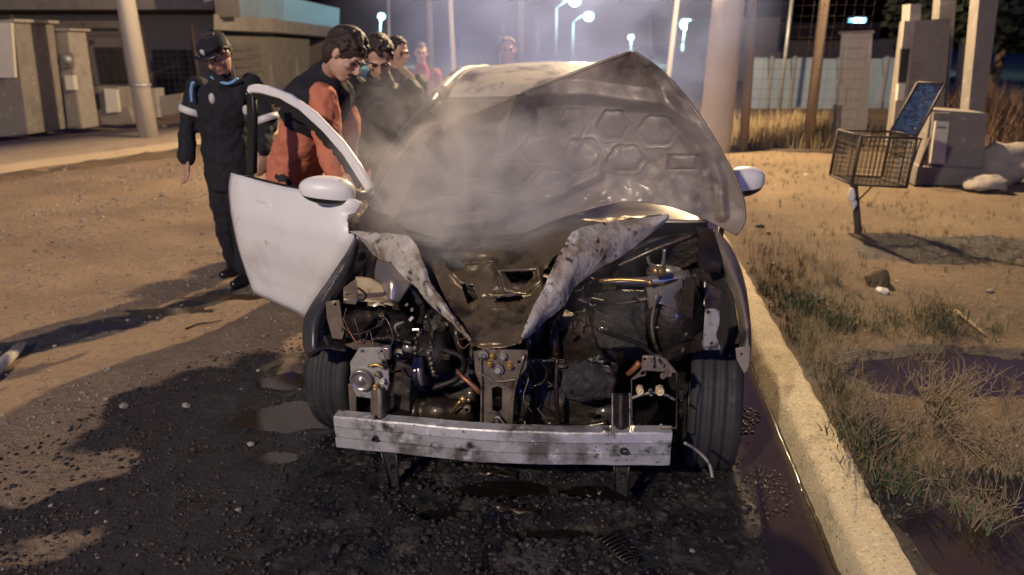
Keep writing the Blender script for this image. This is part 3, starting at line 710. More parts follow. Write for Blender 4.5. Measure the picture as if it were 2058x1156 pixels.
P('pillar', m_conc, lambda q: slab(q, [(1836, 42, 10.4), (1912, 36, 10.4), (1890, 300, 10.4), (1802, 300, 10.4)], .5), b)
P('lit_side_face', m_pale, lambda q: slab(q, [(1818, 42, 10.37), (1840, 42, 10.37), (1812, 300, 10.37), (1790, 300, 10.37)], .06), b)  # paler colour paints the lamplight on the left face
P('slot', m_dark, lambda q: slab(q, [(1812, 98, 10.33), (1829, 98, 10.33), (1821, 165, 10.33), (1806, 165, 10.33)], .05), b)
P('meter_box', m_boxw, lambda q: slab(q, [(1806, 170, 10.3), (1820, 170, 10.3), (1816, 202, 10.3), (1803, 202, 10.3)], .08), b)
P('chimney_block', m_pale, lambda q: slab(q, [(1830, 8, 10.5), (1852, 8, 10.5), (1850, 44, 10.5), (1828, 44, 10.5)], .3), b)
for (x0, x1, xb0, xb1, yb, Y, lab) in ((1893, 1926, 1868, 1896, 290, 10.9, 'tall square concrete post rising behind the broad meter pillar'), (1972, 2012, 1938, 1968, 310, 9.6, 'tall square concrete post at the right edge by the scrub'), (1940, 1958, 1922, 1938, 250, 14, 'shorter concrete post between the two tall posts')):
    b = thing('concrete_post', lab, 'post', at((xb0 + xb1) / 2, yb, Y), group='concrete posts on the right')
    yt = -40 if x0 != 1940 else 88
    P('shaft', m_conc, lambda q: slab(q, [(x0, yt, Y), (x1, yt, Y), (xb1, yb, Y), (xb0, yb, Y)], .25), b)
b = thing('gas_box', 'low concrete housing with a tall pale gas box door, behind the mesh cage', 'utility box', at(1900, 360, 8.3))
P('housing', m_conc, lambda q: slab(q, [(1872, 220, 8.3), (1985, 228, 8.3), (1975, 340, 8.3), (1850, 345, 8.3)], .5), b)
P('plinth', m_conc, lambda q: slab(q, [(1845, 335, 8.2), (1978, 340, 8.2), (1980, 372, 8.2), (1838, 372, 8.2)], .7), b)
P('door_frame', m_conc, lambda q: slab(q, [(1877, 226, 8.24), (1912, 227, 8.24), (1901, 338, 8.24), (1866, 336, 8.24)], .05), b)
P('door', m_boxw, lambda q: slab(q, [(1881, 244, 8.19), (1908, 245, 8.19), (1898, 330, 8.19), (1870, 328, 8.19)], .04), b)
P('latch', m_rusty, lambda q: slab(q, [(1884, 255, 8.17), (1902, 256, 8.17), (1902, 258, 8.17), (1884, 257, 8.17)], .02), b)
bm = NB(); tube(bm, [at(1868, 278, 8.15), at(1862, 300, 8.1), at(1850, 335, 8.1)], .02, 6); mk('pipe', bm, m_rusty, b)
for i, (px, py, rx, rz, lab) in enumerate(((2010, 345, .3, .27, 'large pale cement sack right of the gas box'), (1975, 362, .22, .12, 'flattened cement sack at the foot of the gas box'))):
    c = gp(px, py + 25, .1); bm = NB(); ball(bm, c + Vector((0, 0, rz * .8)), (rx, .22, rz), None, 20, 14)
    for v in bm.verts: v.co += noise.noise_vector(v.co * 5) * .09 + noise.noise_vector(v.co * 11) * .03; v.co.z = max(v.co.z, c.z - .01)
    o = mk('cement_sack', bm, m_sack, base=c); props(o, lab, 'sack')

# dark trees and scrub far behind on the right
rt = random.Random(5)
def tree(label, x, y, h, w, seed):
    b = thing('tree', label, 'tree', (x, y, 0), group='dark trees behind the right side'); r_ = random.Random(seed); bm = NB()
    tube(bm, [(x, y, 0), (x + .1, y, h * .3), (x + .05, y, h * .7)], [.16, .12, .05], 8)
    for k in range(7):
        a = r_.uniform(0, 6.28); tube(bm, [(x + .05, y, h * r_.uniform(.25, .5)), (x + math.cos(a) * w * .35, y + math.sin(a) * w * .35, h * .65), (x + math.cos(a) * w * .6, y + math.sin(a) * w * .6, h * r_.uniform(.7, .95))], [.06, .04, .015], 5)
    mk('trunk', bm, m_wood, b); bm = NB()
    for k in range(2600):
        a, e = r_.uniform(0, 6.28), r_.uniform(-.8, 1.5); rr_ = r_.random() ** .4
        c = Vector((x + math.cos(a) * math.cos(e) * w * rr_, y + math.sin(a) * math.cos(e) * w * rr_, h * .62 + math.sin(e) * h * .4 * rr_))
        if noise.noise(c * 1.3) < -.15: continue
        d = Vector((r_.gauss(0, 1), r_.gauss(0, 1), r_.gauss(0, 1))).normalized() * .16; t = d.orthogonal() * .6
        bm.faces.new([bm.verts.new(q) for q in (c - d, c + t, c + d, c - t)])
    mk('crown', bm, m_tree, b, smooth=False)
for i, (px, Y, h, w) in enumerate(((1870, 24, 4.2, 1.8), (1985, 21, 4.6, 2.2), (2075, 18, 4.0, 2.0))):
    p = at(px, 200, Y); tree(['dark tree behind the broad meter pillar', 'dark tree between the tall concrete posts', 'dark tree at the right edge behind the scrub'][i], p.x, Y, h, w, i + 2)

# ------------------------------------------------------------------ the burnt car
CAR = thing('burnt_car', 'burnt out white hatchback with crumpled open bonnet and no front bumper, smoking by the kerb', 'car', CO, -YAW)
Z = Vector((0, 0, 1))
def vplate(name, out, u, m, holes=(), thick=.05, bevel=.012, parent=None):
    O = car(u, 0, 0); f = lambda L: [car(u, v, z) for v, z in L]
    return mk(name, plate_mesh(f(out), [f(h) for h in holes], O, RD, Z, thick, bevel), m, parent or CAR, smooth=False)
def inpoly(x, y, P):
    c = False; j = len(P) - 1
    for i in range(len(P)):
        if (P[i][1] > y) != (P[j][1] > y) and x < (P[j][0] - P[i][0]) * (y - P[i][1]) / (P[j][1] - P[i][1]) + P[i][0]: c = not c
        j = i
    return c
def cut(bm, polys):
    kill = []
    for f in bm.faces:
        x, y = proj(f.calc_center_median())
        if any(inpoly(x, y, P) for P in polys): kill.append(f)
    bmesh.ops.delete(bm, geom=kill, context='FACES')
def psheet(name, rows, m, nu=24, nv=12, crumple=.006, cs=8, solid=.006, seed=0, holes=(), parent=None, label=None, ridges=()):
    bm = sheet([[cp(*p) for p in r] for r in rows], nu, nv, crumple, cs, seed)
    if ridges:
        for v in bm.verts:
            x, y = proj(v.co); d = 0
            for L, wd, hgt in ridges:
                e = segd2(x, y, L) / wd
                if e < 3: d += hgt * math.exp(-e * e)
            v.co -= RD * d
    if holes: cut(bm, holes)
    return mk(name, bm, m, parent or CAR, solid=solid, label=label)
def arc(cv, cz, r, a0, a1, n=14): return [(cv + r * math.cos(R(a0 + (a1 - a0) * i / n)), cz + r * math.sin(R(a0 + (a1 - a0) * i / n))) for i in range(n + 1)]

# body sides (right side closed, left side with the doorway open)
def side(u, door):
    rear = arc(2.5, .30, .34, 180, 0)
    if not door:
        out = [(.40, .18), (.40, .60), (.62, .92), (1.6, .95), (3.05, 1.0), (3.22, .80), (3.24, .35), (3.1, .22), (2.84, .24)] + rear[::-1] + [(2.16, .2)]
        return vplate('side_panel', out, u, m_white)
    out = [(.40, .18), (.40, .60), (.62, .90), (.78, .90), (.80, .28), (1.75, .28), (1.80, .95), (3.05, 1.0), (3.22, .80), (3.24, .35), (3.1, .22), (2.84, .24)] + rear[::-1] + [(2.16, .2)]
    return vplate('side_panel', out, u, m_white)
side(.86, False); side(-.86, True)
bm = NB(); cbox(bm, -.83, .83, 3.14, 3.2, .25, .98); mk('tailgate', bm, m_white, CAR, smooth=False, bev=.03)
bm = NB(); cbox(bm, -.83, .83, .5, 3.1, .20, .26); mk('floor_pan', bm, m_dark, CAR, smooth=False)
bm = NB(); cbox(bm, -.82, .82, .62, .74, .26, .9); mk('dashboard_bulkhead', bm, m_dark, CAR, smooth=False)
bm = NB(); cbox(bm, -.80, .80, .82, 1.05, .68, .90); mk('dashboard', bm, m_dark, CAR, smooth=False, bev=.05)
for s in (-1, 1):
    bm = NB(); box(bm, car(.36 * s, 1.55, .45), (.46, .5, .16), CM); box(bm, car(.36 * s, 1.82, .80), (.44, .13, .62), CM @ Matrix.Rotation(R(-12), 3, 'X')); box(bm, car(.36 * s, 1.9, 1.17), (.24, .08, .15), CM)
    mk('seat', bm, m_dark, CAR, smooth=False, bev=.03)
bm = NB(); c = car(-.36, 1.12, .84); lathe(bm, [(.16 + .014 * math.cos(a * math.pi / 4), .014 * math.sin(a * math.pi / 4)) for a in range(8)], c, RD * -.9 + Z * .45, 24, True); mk('steering_wheel', bm, m_plastic, CAR)
# pillars, roof, glass
rail = [(.87, .78, .90), (.80, 1.05, 1.15), (.665, 1.45, 1.40), (.63, 1.9, 1.50), (.61, 2.4, 1.51), (.58, 2.85, 1.45), (.74, 3.12, .98)]
for s in (-1, 1):
    bm = NB(); tube(bm, [car(u * s, v, z) for u, v, z in rail[:3]], [.035, .03, .03], 10, n=10)
    mk('front_pillar', bm, m_fenderd if s < 0 else m_fender, CAR)
    bm = NB(); tube(bm, [car(u * s, v, z) for u, v, z in rail[2:]], .035, 10, n=16); mk('roof_rail', bm, m_roof, CAR)
    bm = NB(); tube(bm, [car(.85 * s, 1.82, .93), car(.63 * s, 1.95, 1.48)], .04, 8); mk('centre_pillar', bm, m_fenderd, CAR)
    rows = [[car(u * s, v, z) for u, v, z in ((.86, .95, .96), (.86, 1.8, .95), (.86, 3.0, 1.0))], [car(u * s, v, z) for u, v, z in ((.66, 1.5, 1.38), (.62, 1.9, 1.47), (.58, 2.8, 1.42))]]
    if s > 0: mk('side_window', sheet(rows, 10, 4), m_glass, CAR, solid=.004)
    else: mk('rear_side_window', sheet([[car(-.86, 1.86, .96), car(-.86, 3.0, 1.0)], [car(-.63, 1.97, 1.46), car(-.58, 2.8, 1.42)]], 8, 4), m_glass, CAR, solid=.004)
rows = []
for v, z, w in ((1.43, 1.385, .66), (1.62, 1.475, .65), (1.95, 1.545, .64), (2.4, 1.555, .62), (2.88, 1.47, .58)):
    rows.append([car(w * k, v + .06 * abs(k) ** 2 * (1 if v < 1.7 else 0), z - .05 * abs(k) ** 2.5) for k in (-1, -.8, -.4, 0, .4, .8, 1)])
mk('roof', sheet(rows, 40, 30, .004, 4), m_roof, CAR, solid=.02)
rows = [[car(-.85, .80, .90), car(-.45, .70, .93), car(0, .66, .94), car(.45, .70, .93), car(.85, .80, .90)], [car(-.76, 1.1, 1.17), car(0, 1.0, 1.2), car(.76, 1.1, 1.17)], [car(-.66, 1.44, 1.385), car(0, 1.40, 1.40), car(.66, 1.44, 1.385)]]
mk('windscreen', sheet(rows, 24, 14, .003, 5), m_glass, CAR, solid=.005)
mk('rear_window', sheet([[car(-.72, 3.13, 1.0), car(.72, 3.13, 1.0)], [car(-.56, 2.88, 1.44), car(.56, 2.88, 1.44)]], 6, 4), m_glass, CAR, solid=.005)
bm = NB(); tube(bm, [car(-.05, .78, .955), car(-.45, .95, 1.09), car(-.62, 1.03, 1.16)], .008, 6, n=8); mk('wiper', bm, m_plastic, CAR)

# wheels
def wheel(u, v, steer, zc=.285):
    st = Matrix.Rotation(steer, 3, 'Z'); ax = st @ RR; O = car(u, v, zc); s = 1 if u > 0 else -1
    w = .098
    prof = [(.19, -w * .85), (.235, -w), (.268, -w), (.282, -w * .86), (.288, -w * .7)]
    for k in (-.45, 0, .45): prof += [(.290, w * (k - .14)), (.280, w * (k - .10)), (.280, w * (k + .10)), (.290, w * (k + .14))]
    prof += [(.288, w * .7), (.282, w * .86), (.268, w), (.235, w), (.19, w * .85)]
    bm = NB(); lathe(bm, prof, O, ax, 48)
    for vtx in bm.verts:   # the tyre sags on the ground
        if vtx.co.z < .012: vtx.co.z = .012 + (vtx.co.z - .012) * .1
    t = mk('wheel', bm, m_tyre, CAR)
    bm = NB(); lathe(bm, [(0, w * .2 * s), (.05, w * .3 * s), (.06, w * .1 * s), (.16, w * .2 * s), (.185, w * .75 * s), (.195, w * .85 * s), (.19, -w * .8 * s)], O, ax, 32); mk('rim', bm, m_rim, t)
wheel(.825, -.02, R(-4)); wheel(-.748, .07, R(-8)); wheel(.77, 2.5, 0); wheel(-.77, 2.5, 0)

# ------------------------------------------------------------------ bonnet
def plen(L):
    d = [0]
    for a, b in zip(L, L[1:]): d.append(d[-1] + math.hypot(a[0] - b[0], a[1] - b[1]))
    return d
def samp(L, n):
    """even samples along a smoothed outline"""
    C = [(p.x, p.y) for p in cr([Vector((x, y, 0)) for x, y in L], 200)]; d = plen(C); out = []; k = 0
    for i in range(n):
        t = d[-1] * i / (n - 1)
        while k < len(d) - 2 and d[k + 1] < t: k += 1
        f = (t - d[k]) / max(d[k + 1] - d[k], 1e-9); out.append((C[k][0] + (C[k + 1][0] - C[k][0]) * f, C[k][1] + (C[k + 1][1] - C[k][1]) * f))
    return out
NU, NV = 260, 170
Bt = samp([(736, 428), (800, 455), (900, 479), (1040, 470), (1120, 440), (1240, 408), (1330, 412), (1400, 434), (1478, 472)], NU)
Tp = samp([(842, 266), (980, 215), (1120, 160), (1210, 125), (1272, 103)], NU)
Lf = samp([(736, 428), (768, 372), (800, 318), (842, 266)], NV)
Rt = samp([(1478, 472), (1496, 436), (1486, 378), (1450, 308), (1392, 215), (1330, 145), (1272, 103)], NV)
cells = [(1151, 252, 26, 34), (1233, 250, 30, 30), (1322, 262, 38, 30), (1085, 300, 34, 28), (1171, 312, 36, 33), (1258, 318, 34, 26), (1031, 349, 34, 26), (1110, 362, 36, 22), (960, 330, 34, 30), (1010, 285, 30, 24), (900, 372, 36, 24), (985, 405, 34, 18)]
def sstep(x): return max(0, min(1, x)) ** 2 * (3 - 2 * max(0, min(1, x)))
def segd2(x, y, L):
    best = 1e9
    for (ax, ay), (bx, by) in zip(L, L[1:]):
        dx, dy = bx - ax, by - ay; t = max(0, min(1, ((x - ax) * dx + (y - ay) * dy) / (dx * dx + dy * dy)))
        best = min(best, math.hypot(x - ax - t * dx, y - ay - t * dy))
    return best
folds = [([(880, 262), (960, 228), (1030, 196), (1100, 186), (1180, 186), (1250, 196), (1330, 205), (1400, 248), (1440, 300)], 20, .045), ([(1015, 285), (1022, 240), (1044, 190)], 10, .035), ([(1075, 270), (1072, 230), (1052, 190)], 9, -.03),
         ([(905, 258), (960, 265), (1005, 262)], 12, .03), ([(900, 450), (1000, 440), (1100, 395), (1200, 350)], 14, .022), ([(1420, 300), (1445, 360), (1450, 430)], 13, .03), ([(800, 430), (830, 360), (860, 290)], 16, .025), ([(1300, 130), (1330, 180), (1400, 300)], 14, .018)]
g = []
for j in range(NV):
    b = j / (NV - 1); r = []
    for i in range(NU):
        a = i / (NU - 1)
        x = (1 - b) * Bt[i][0] + b * Tp[i][0] + (1 - a) * Lf[j][0] + a * Rt[j][0] - ((1 - a) * (1 - b) * Bt[0][0] + a * (1 - b) * Bt[-1][0] + (1 - a) * b * Tp[0][0] + a * b * Tp[-1][0])
        y = (1 - b) * Bt[i][1] + b * Tp[i][1] + (1 - a) * Lf[j][1] + a * Rt[j][1] - ((1 - a) * (1 - b) * Bt[0][1] + a * (1 - b) * Bt[-1][1] + (1 - a) * b * Tp[0][1] + a * b * Tp[-1][1])
        v = (1 - b) * (.60 - .20 * a) + b * .36 + .10 * math.sin(math.pi * b) * math.sin(math.pi * a) - .06 * math.sin(2 * math.pi * a) * b
        d = 0
        for (qx, qy, ra, rb) in cells:
            ang = math.atan2((y - qy) / rb, (x - qx) / ra); rr = math.hypot((x - qx) / ra, (y - qy) / rb) / (1 + .07 * math.cos(6 * ang))
            d += (-.013 * math.exp(-((rr - .98) / .085) ** 2) + .006 * math.exp(-((rr - 1.16) / .10) ** 2) + .005 * sstep((.9 - rr) / .3)) * (.55 + .9 * noise.noise(Vector((x / 90, y / 90, 3))))
        rx, ry = abs(x - 1373 + (y - 325) * .1) / 28, abs(y - 326) / 14; q = max(rx, ry)
        d -= .012 * math.exp(-((q - .98) / .12) ** 2)
        for L, wd, hgt in folds:
            e = segd2(x, y, L) / wd
            if e < 3: d += hgt * (.55 * math.exp(-e * e) + .7 * max(0, 1 - e * .8))
        p = cp(x, y, v)
        d += .022 * noise.noise(p * 3.2) + .013 * noise.noise(p * 8 + Vector((9, 0, 0))) + .0030 * noise.noise(p * 22) + .015 * abs(noise.noise(p * 4.2 + Vector((0, 4, 0)))) + .006 * abs(noise.noise(p * 11 + Vector((3, 0, 0))))
        r.append(p - RD * d)
    g.append(r)
edges = [g[0][:], g[-1][:], [r[0] for r in g], [r[-1] for r in g]]
bm = NB(); grid(bm, g)
BON = mk('bonnet', bm, m_hood, CAR, solid=.006, label='raised crumpled bonnet, sooty brown underside with pressed cells')
for k, e in enumerate(edges[1:]):
    bm = NB(); tube(bm, e[::4], .0075, 6); mk('folded_edge', bm, m_hood, BON)
for px, py, v in ((752, 436, .62), (1452, 450, .45)):
    bm = NB(); c = cp(px, py, v); tube(bm, [c + Vector((0, .02, -.10)), c + Vector((0, 0, -.02)), c + Vector((0, -.03, .05))], .012, 6, n=6); mk('hinge', bm, m_bracket2, CAR)

# torn front half of the bonnet hanging into the engine bay
rows = [[(704, 463, .44), (800, 470, .47), (900, 479, .47), (1040, 470, .44), (1170, 442, .44), (1330, 434, .36)],
        [(800, 476, .28), (870, 492, .22), (960, 500, .16), (1050, 500, .15), (1140, 480, .18), (1220, 462, .26)],
        [(862, 530, .08), (920, 535, .06), (1000, 532, .03), (1070, 530, .04), (1120, 516, .06)],
        [(885, 585, -.05), (930, 590, -.04), (1000, 592, -.08), (1060, 588, -.05), (1096, 578, -.05)],
        [(930, 655, -.24), (960, 652, -.22), (1000, 645, -.22), (1040, 650, -.22), (1070, 640, -.24)],
        [(948, 691, -.34), (975, 698, -.36), (1000, 697, -.37), (1030, 694, -.36), (1050, 684, -.34)]]
psheet('bonnet_inner_panel', rows, m_gold, 150, 120, .012, 7, .004, 3,
       holes=[[(1012, 547), (1070, 545), (1073, 556), (1056, 572), (1026, 568)], [(1000, 598), (1046, 594), (1056, 601), (1030, 607), (994, 606)], [(880, 510), (900, 500), (940, 536), (905, 545)], [(926, 570), (950, 575), (962, 600), (940, 612)], [(1092, 545), (1112, 525), (1108, 555), (1090, 575)]],
       ridges=[([(1004, 540), (1082, 537), (1086, 562), (1058, 584), (1016, 576), (1004, 540)], 6, .022), ([(936, 545), (990, 556)], 16, -.022), ([(912, 530), (996, 522), (1000, 575), (970, 590)], 5, .014), ([(870, 506), (915, 548), (960, 600), (965, 650)], 8, .020), ([(985, 590), (1064, 586)], 5, .012), ([(990, 616), (1062, 612)], 7, .014), ([(1090, 580), (1060, 640), (1046, 680)], 8, .02), ([(960, 620), (945, 660), (952, 690)], 6, .016), ([(830, 486), (960, 506), (1060, 506), (1140, 480)], 9, .022), ([(950, 688), (1050, 684)], 5, .012), ([(880, 480), (990, 489), (1130, 470)], 5, .014)])
rows = [[(702, 465, .36), (760, 469, .25), (822, 475, .10), (850, 520, .0), (870, 575, -.10), (908, 630, -.22), (949, 682, -.36)],
        [(715, 472, .30), (756, 488, .20), (808, 508, .05), (846, 552, -.06), (868, 594, -.15), (909, 640, -.26), (948, 684, -.365)],
        [(728, 482, .32), (750, 512, .24), (792, 545, .10), (838, 580, -.02), (866, 614, -.12), (910, 652, -.23), (946, 687, -.355)]]
psheet('torn_flap', rows, m_flap, 70, 22, .007, 14, .005, 5, label='narrow ash white torn bonnet edge on the left')
rows = [[(1346, 433, .34), (1250, 443, .22), (1182, 455, .10), (1148, 471, .03), (1120, 520, -.06), (1092, 580, -.16), (1068, 630, -.26), (1047, 674, -.355)],
        [(1345, 436, .32), (1270, 466, .20), (1215, 495, .07), (1168, 515, -.02), (1138, 560, -.10), (1106, 610, -.19), (1076, 645, -.28), (1049, 678, -.36)],
        [(1345, 438, .34), (1296, 480, .26), (1252, 512, .16), (1206, 542, .06), (1168, 566, -.02), (1130, 616, -.13), (1090, 650, -.23), (1052, 682, -.35)]]
psheet('torn_flap', rows, m_flap, 80, 30, .008, 12, .005, 6, label='broad pitted ash white torn bonnet edge on the right')
# cowl below the windscreen and crumpled wing corner on the left
psheet('cowl', [[(960, 480, .62), (1120, 440, .66), (1240, 400, .68), (1420, 420, .60)], [(960, 500, .46), (1120, 474, .50), (1240, 452, .50), (1420, 445, .46)]], m_grey, 30, 8, .004)
psheet('wing_corner', [[(694, 428, .50), (712, 410, .56), (740, 402, .62), (775, 405, .64)], [(698, 446, .42), (720, 436, .46), (760, 440, .52), (800, 452, .52)], [(704, 467, .38), (740, 470, .36), (780, 474, .36), (830, 480, .36)]], m_gold, 26, 16, .012, 14, .005, 8)

# ------------------------------------------------------------------ wings
rows = [[(716, 472, .36), (697, 508, .20), (664, 556, .04), (630, 606, -.12), (612, 645, -.22), (610, 690, -.28), (618, 715, -.30)],
        [(716, 480, .30), (704, 518, .14), (678, 562, -.02), (650, 608, -.18), (632, 648, -.26), (630, 690, -.31), (634, 716, -.32)],
        [(722, 492, .34), (712, 530, .16), (694, 570, .0), (668, 612, -.14), (652, 650, -.22), (648, 680, -.26), (650, 700, -.26)]]
psheet('front_wing', rows, m_fenderd, 40, 16, .003, 8, .006, 9, label='blackened left front wing')
rows = [[(1436, 462, .34), (1470, 505, .20), (1492, 566, .04), (1506, 640, -.12), (1509, 700, -.22), (1502, 748, -.28)],
        [(1430, 478, .30), (1458, 520, .13), (1484, 575, -.05), (1500, 640, -.20), (1503, 700, -.28), (1496, 742, -.31)],
        [(1424, 500, .34), (1448, 544, .16), (1470, 585, .0), (1486, 640, -.14), (1487, 690, -.22), (1484, 722, -.26)]]
psheet('front_wing', rows, m_fender, 40, 16, .003, 8, .006, 10, label='tan scorched right front wing')
# wing sides run back to the doors
psheet('wing_side', [[(1436, 462, .34), (1470, 505, .20), (1492, 566, .04), (1506, 640, -.12), (1509, 700, -.22)], [(1448, 470, .60), (1474, 505, .50), (1494, 560, .42), (1506, 640, .40), (1500, 720, .40)]], m_fender, 20, 6, .002)
psheet('wheel_liner', [[(690, 540, .10), (660, 600, -.10), (650, 690, -.24)], [(740, 520, .2), (715, 600, .1), (700, 700, .05)]], m_plastic, 16, 8, .004)
psheet('liner_edge', [[(666, 600, -.05), (654, 632, -.14), (640, 668, -.20)], [(672, 610, -.04), (662, 640, -.12), (646, 672, -.19)]], m_white, 10, 4, .001)
psheet('wheel_liner', [[(1425, 500, .2), (1470, 590, .02), (1487, 690, -.18)], [(1400, 500, .3), (1410, 600, .2), (1400, 700, .1)]], m_dark, 16, 8, .004)
psheet('inner_wing', [[(1400, 455, .3), (1432, 462, .3)], [(1404, 510, .12), (1450, 520, .14)], [(1410, 545, .0), (1446, 548, .02)]], m_burnt2, 14, 14, .006)
psheet('inner_wing', [[(1412, 560, .1), (1470, 590, .08)], [(1412, 620, .05), (1480, 640, .05)]], m_burnt2, 10, 10, .006)
cplate('headlamp_bracket', [(655, 606), (682, 603), (688, 640), (693, 668), (688, 682), (668, 680), (657, 640)], -.37, m_bracket2, CAR, [circ(674, 612, 2.5, 8)], .006)
cplate('headlamp_bracket', [(1417, 621), (1447, 620), (1446, 652), (1439, 672), (1450, 702), (1416, 704), (1412, 690)], -.37, m_bracket, CAR, [circ(1424, 628, 2.5, 8), circ(1430, 690, 3, 8)], .006)
psheet('lower_tray', [[(612, 690, -.24), (650, 668, -.2), (700, 680, -.2)], [(622, 718, -.33), (650, 700, -.36), (696, 704, -.38)]], m_burnt, 14, 8, .006)
cplate('wing_stay', [(1478, 700), (1508, 695), (1506, 735), (1496, 752), (1480, 722)], -.33, m_fender, CAR, [circ(1490, 712, 2.5, 8)], .006)

# ------------------------------------------------------------------ engine bay
psheet('bulkhead', [[(740, 480, .56), (900, 470, .60), (1100, 470, .60), (1420, 470, .55)], [(700, 700, .50), (900, 700, .55), (1100, 700, .55), (1440, 700, .50)], [(700, 880, .45), (900, 880, .5), (1100, 880, .5), (1440, 880, .45)]], m_burnt, 40, 30, .03, 6)
bm = NB(); cbox(bm, -.62, .62, -.30, .5, .17, .20); mk('undertray', bm, m_burnt, CAR, smooth=False)
psheet('headlamp_bowl', [[(716, 556, -.02), (745, 560, 0), (772, 575, .02)], [(708, 585, -.10), (740, 590, -.06), (785, 600, -.02)], [(690, 604, -.2), (740, 606, -.16), (792, 614, -.12)]], m_tan, 20, 14, .006, 10)
cplate('bowl_flange', [(690, 578), (716, 560), (720, 600), (716, 612), (690, 610)], -.19, m_bracket2, CAR, [circ(700, 592, 2, 8), circ(710, 590, 2, 8), circ(700, 604, 2, 8)], .006)
psheet('strut_cover', [[(758, 522, .12), (790, 532, .10), (834, 566, .06)], [(754, 560, .05), (785, 560, .0), (826, 574, .02)], [(770, 596, .02), (784, 606, -.04), (802, 608, -.02)]], m_grey, 18, 14, .002)
psheet('inner_wing', [[(705, 500, .35), (760, 500, .3)], [(700, 560, .2), (760, 550, .15)], [(690, 640, .05), (800, 650, .1)]], m_burnt2, 16, 16, .012, 10)
psheet('inner_wing', [[(690, 640, -.1), (760, 620, -.05), (830, 640, .0)], [(700, 690, -.25), (760, 690, -.2), (850, 690, -.1)]], m_burnt, 24, 14, .025, 12)
# engine block: rough casting with covers
bm = NB(); cbox(bm, -.34, .26, -.02, .38, .24, .62); cbox(bm, -.28, .20, .02, .3, .62, .72); cbox(bm, -.40, -.30, .0, .3, .30, .58)
bmesh.ops.bevel(bm, geom=bm.edges[:], offset=.02, segments=2); bmesh.ops.subdivide_edges(bm, edges=bm.edges[:], cuts=4, use_grid_fill=True)
for v in bm.verts: v.co += noise.noise_vector(v.co * 14) * .014
ENG = mk('engine_block', bm, m_burnt, CAR)
for i in range(9):
    u = -.30 + .065 * i; bm = NB(); lathe(bm, [(0, -.02), (.012, -.02), (.012, .0), (.018, 0), (.018, .02)], car(u, -.03, .55 + .05 * math.sin(i * 2.1)), RD, 6); mk('bolt', bm, m_bracket2, ENG, smooth=False)
for i in range(5):
    u = -.24 + .1 * i; bm = NB(); tube(bm, [car(u, -.0, .60), car(u + .01, -.10, .55), car(u + .02, -.09, .42), car(u, -.01, .36)], .024, 8, n=12); mk('manifold_pipe', bm, m_burnt2, ENG)
bm = NB(); cbox(bm, .20, .46, -.05, .25, .30, .52); bmesh.ops.bevel(bm, geom=bm.edges[:], offset=.03, segments=2); bmesh.ops.subdivide_edges(bm, edges=bm.edges[:], cuts=3, use_grid_fill=True)
for v in bm.verts: v.co += noise.noise_vector(v.co * 16) * .012
mk('gearbox', bm, m_burnt2, CAR)
# alternator with beaded rings
A0 = cp(822, 712, -.16); A1 = cp(905, 708, -.16)
ALT = None; ax = (A1 - A0).normalized(); L = (A1 - A0).length
bm = NB(); lathe(bm, [(0, 0), (.035, 0), (.05, .01), (.05, .05), (.075, .05), (.088, .065), (.088, L - .02), (.07, L), (0, L)], A0, ax, 28)
ALT = mk('alternator', bm, m_burnt, CAR)
for off in (.058, .118):
    bm = NB(); a = ax.orthogonal().normalized(); b2 = ax.cross(a)
    for k in range(26):
        t = k / 26 * 6.283; c = A0 + ax * (off + random.uniform(-.008, .008)) + (a * math.cos(t) + b2 * math.sin(t)) * .092; ball(bm, c, random.uniform(.007, .012), None, 6, 5)
    mk('winding', bm, m_bracket2, ALT)
bm = NB(); lathe(bm, [(.02, -.02), (.062, -.02), (.066, -.012), (.058, -.004), (.066, .004), (.062, .02), (.02, .02)], cp(846, 745, -.24), ax, 28); mk('pulley', bm, m_grey, CAR)
bm = NB(); tube(bm, [cp(812, 698, -.18), cp(832, 698, -.18)], .03, 14); mk('pulley_shaft', bm, m_grey, CAR)
# air conditioning compressor
C0, C1 = cp(834, 828, -.30), cp(955, 826, -.30); ax = (C1 - C0).normalized(); L = (C1 - C0).length
bm = NB(); lathe(bm, [(0, 0), (.035, -.008), (.056, -.004), (.060, .004), (.060, .022), (.054, .026), (.052, .05), (.058, .054), (.058, .13), (.05, .14), (.05, L - .03), (.04, L), (0, L)], C0, ax, 28)
CMP = mk('compressor', bm, m_burnt2, CAR)
bm = NB(); tube(bm, [cp(908, 830, -.37), cp(920, 812, -.38), cp(926, 805, -.38)], .006, 6); ball(bm, cp(931, 802, -.38), .017, None, 8, 6); ball(bm, cp(942, 804, -.37), .010, None, 6, 5); mk('brass_fitting', bm, m_brass, CMP)
bm = NB(); lathe(bm, [(.008, 0), (.016, 0), (.016, .03), (.008, .03)], cp(938, 824, -.38), RD, 10); mk('port', bm, m_bracket2, CMP)
bm = NB(); tube(bm, [cp(918, 743, -.33), cp(930, 758, -.36), cp(945, 770, -.37), cp(966, 790, -.37)], [.006, .012, .010, .012], 6, n=10); mk('copper_strap', bm, m_copper, CAR)
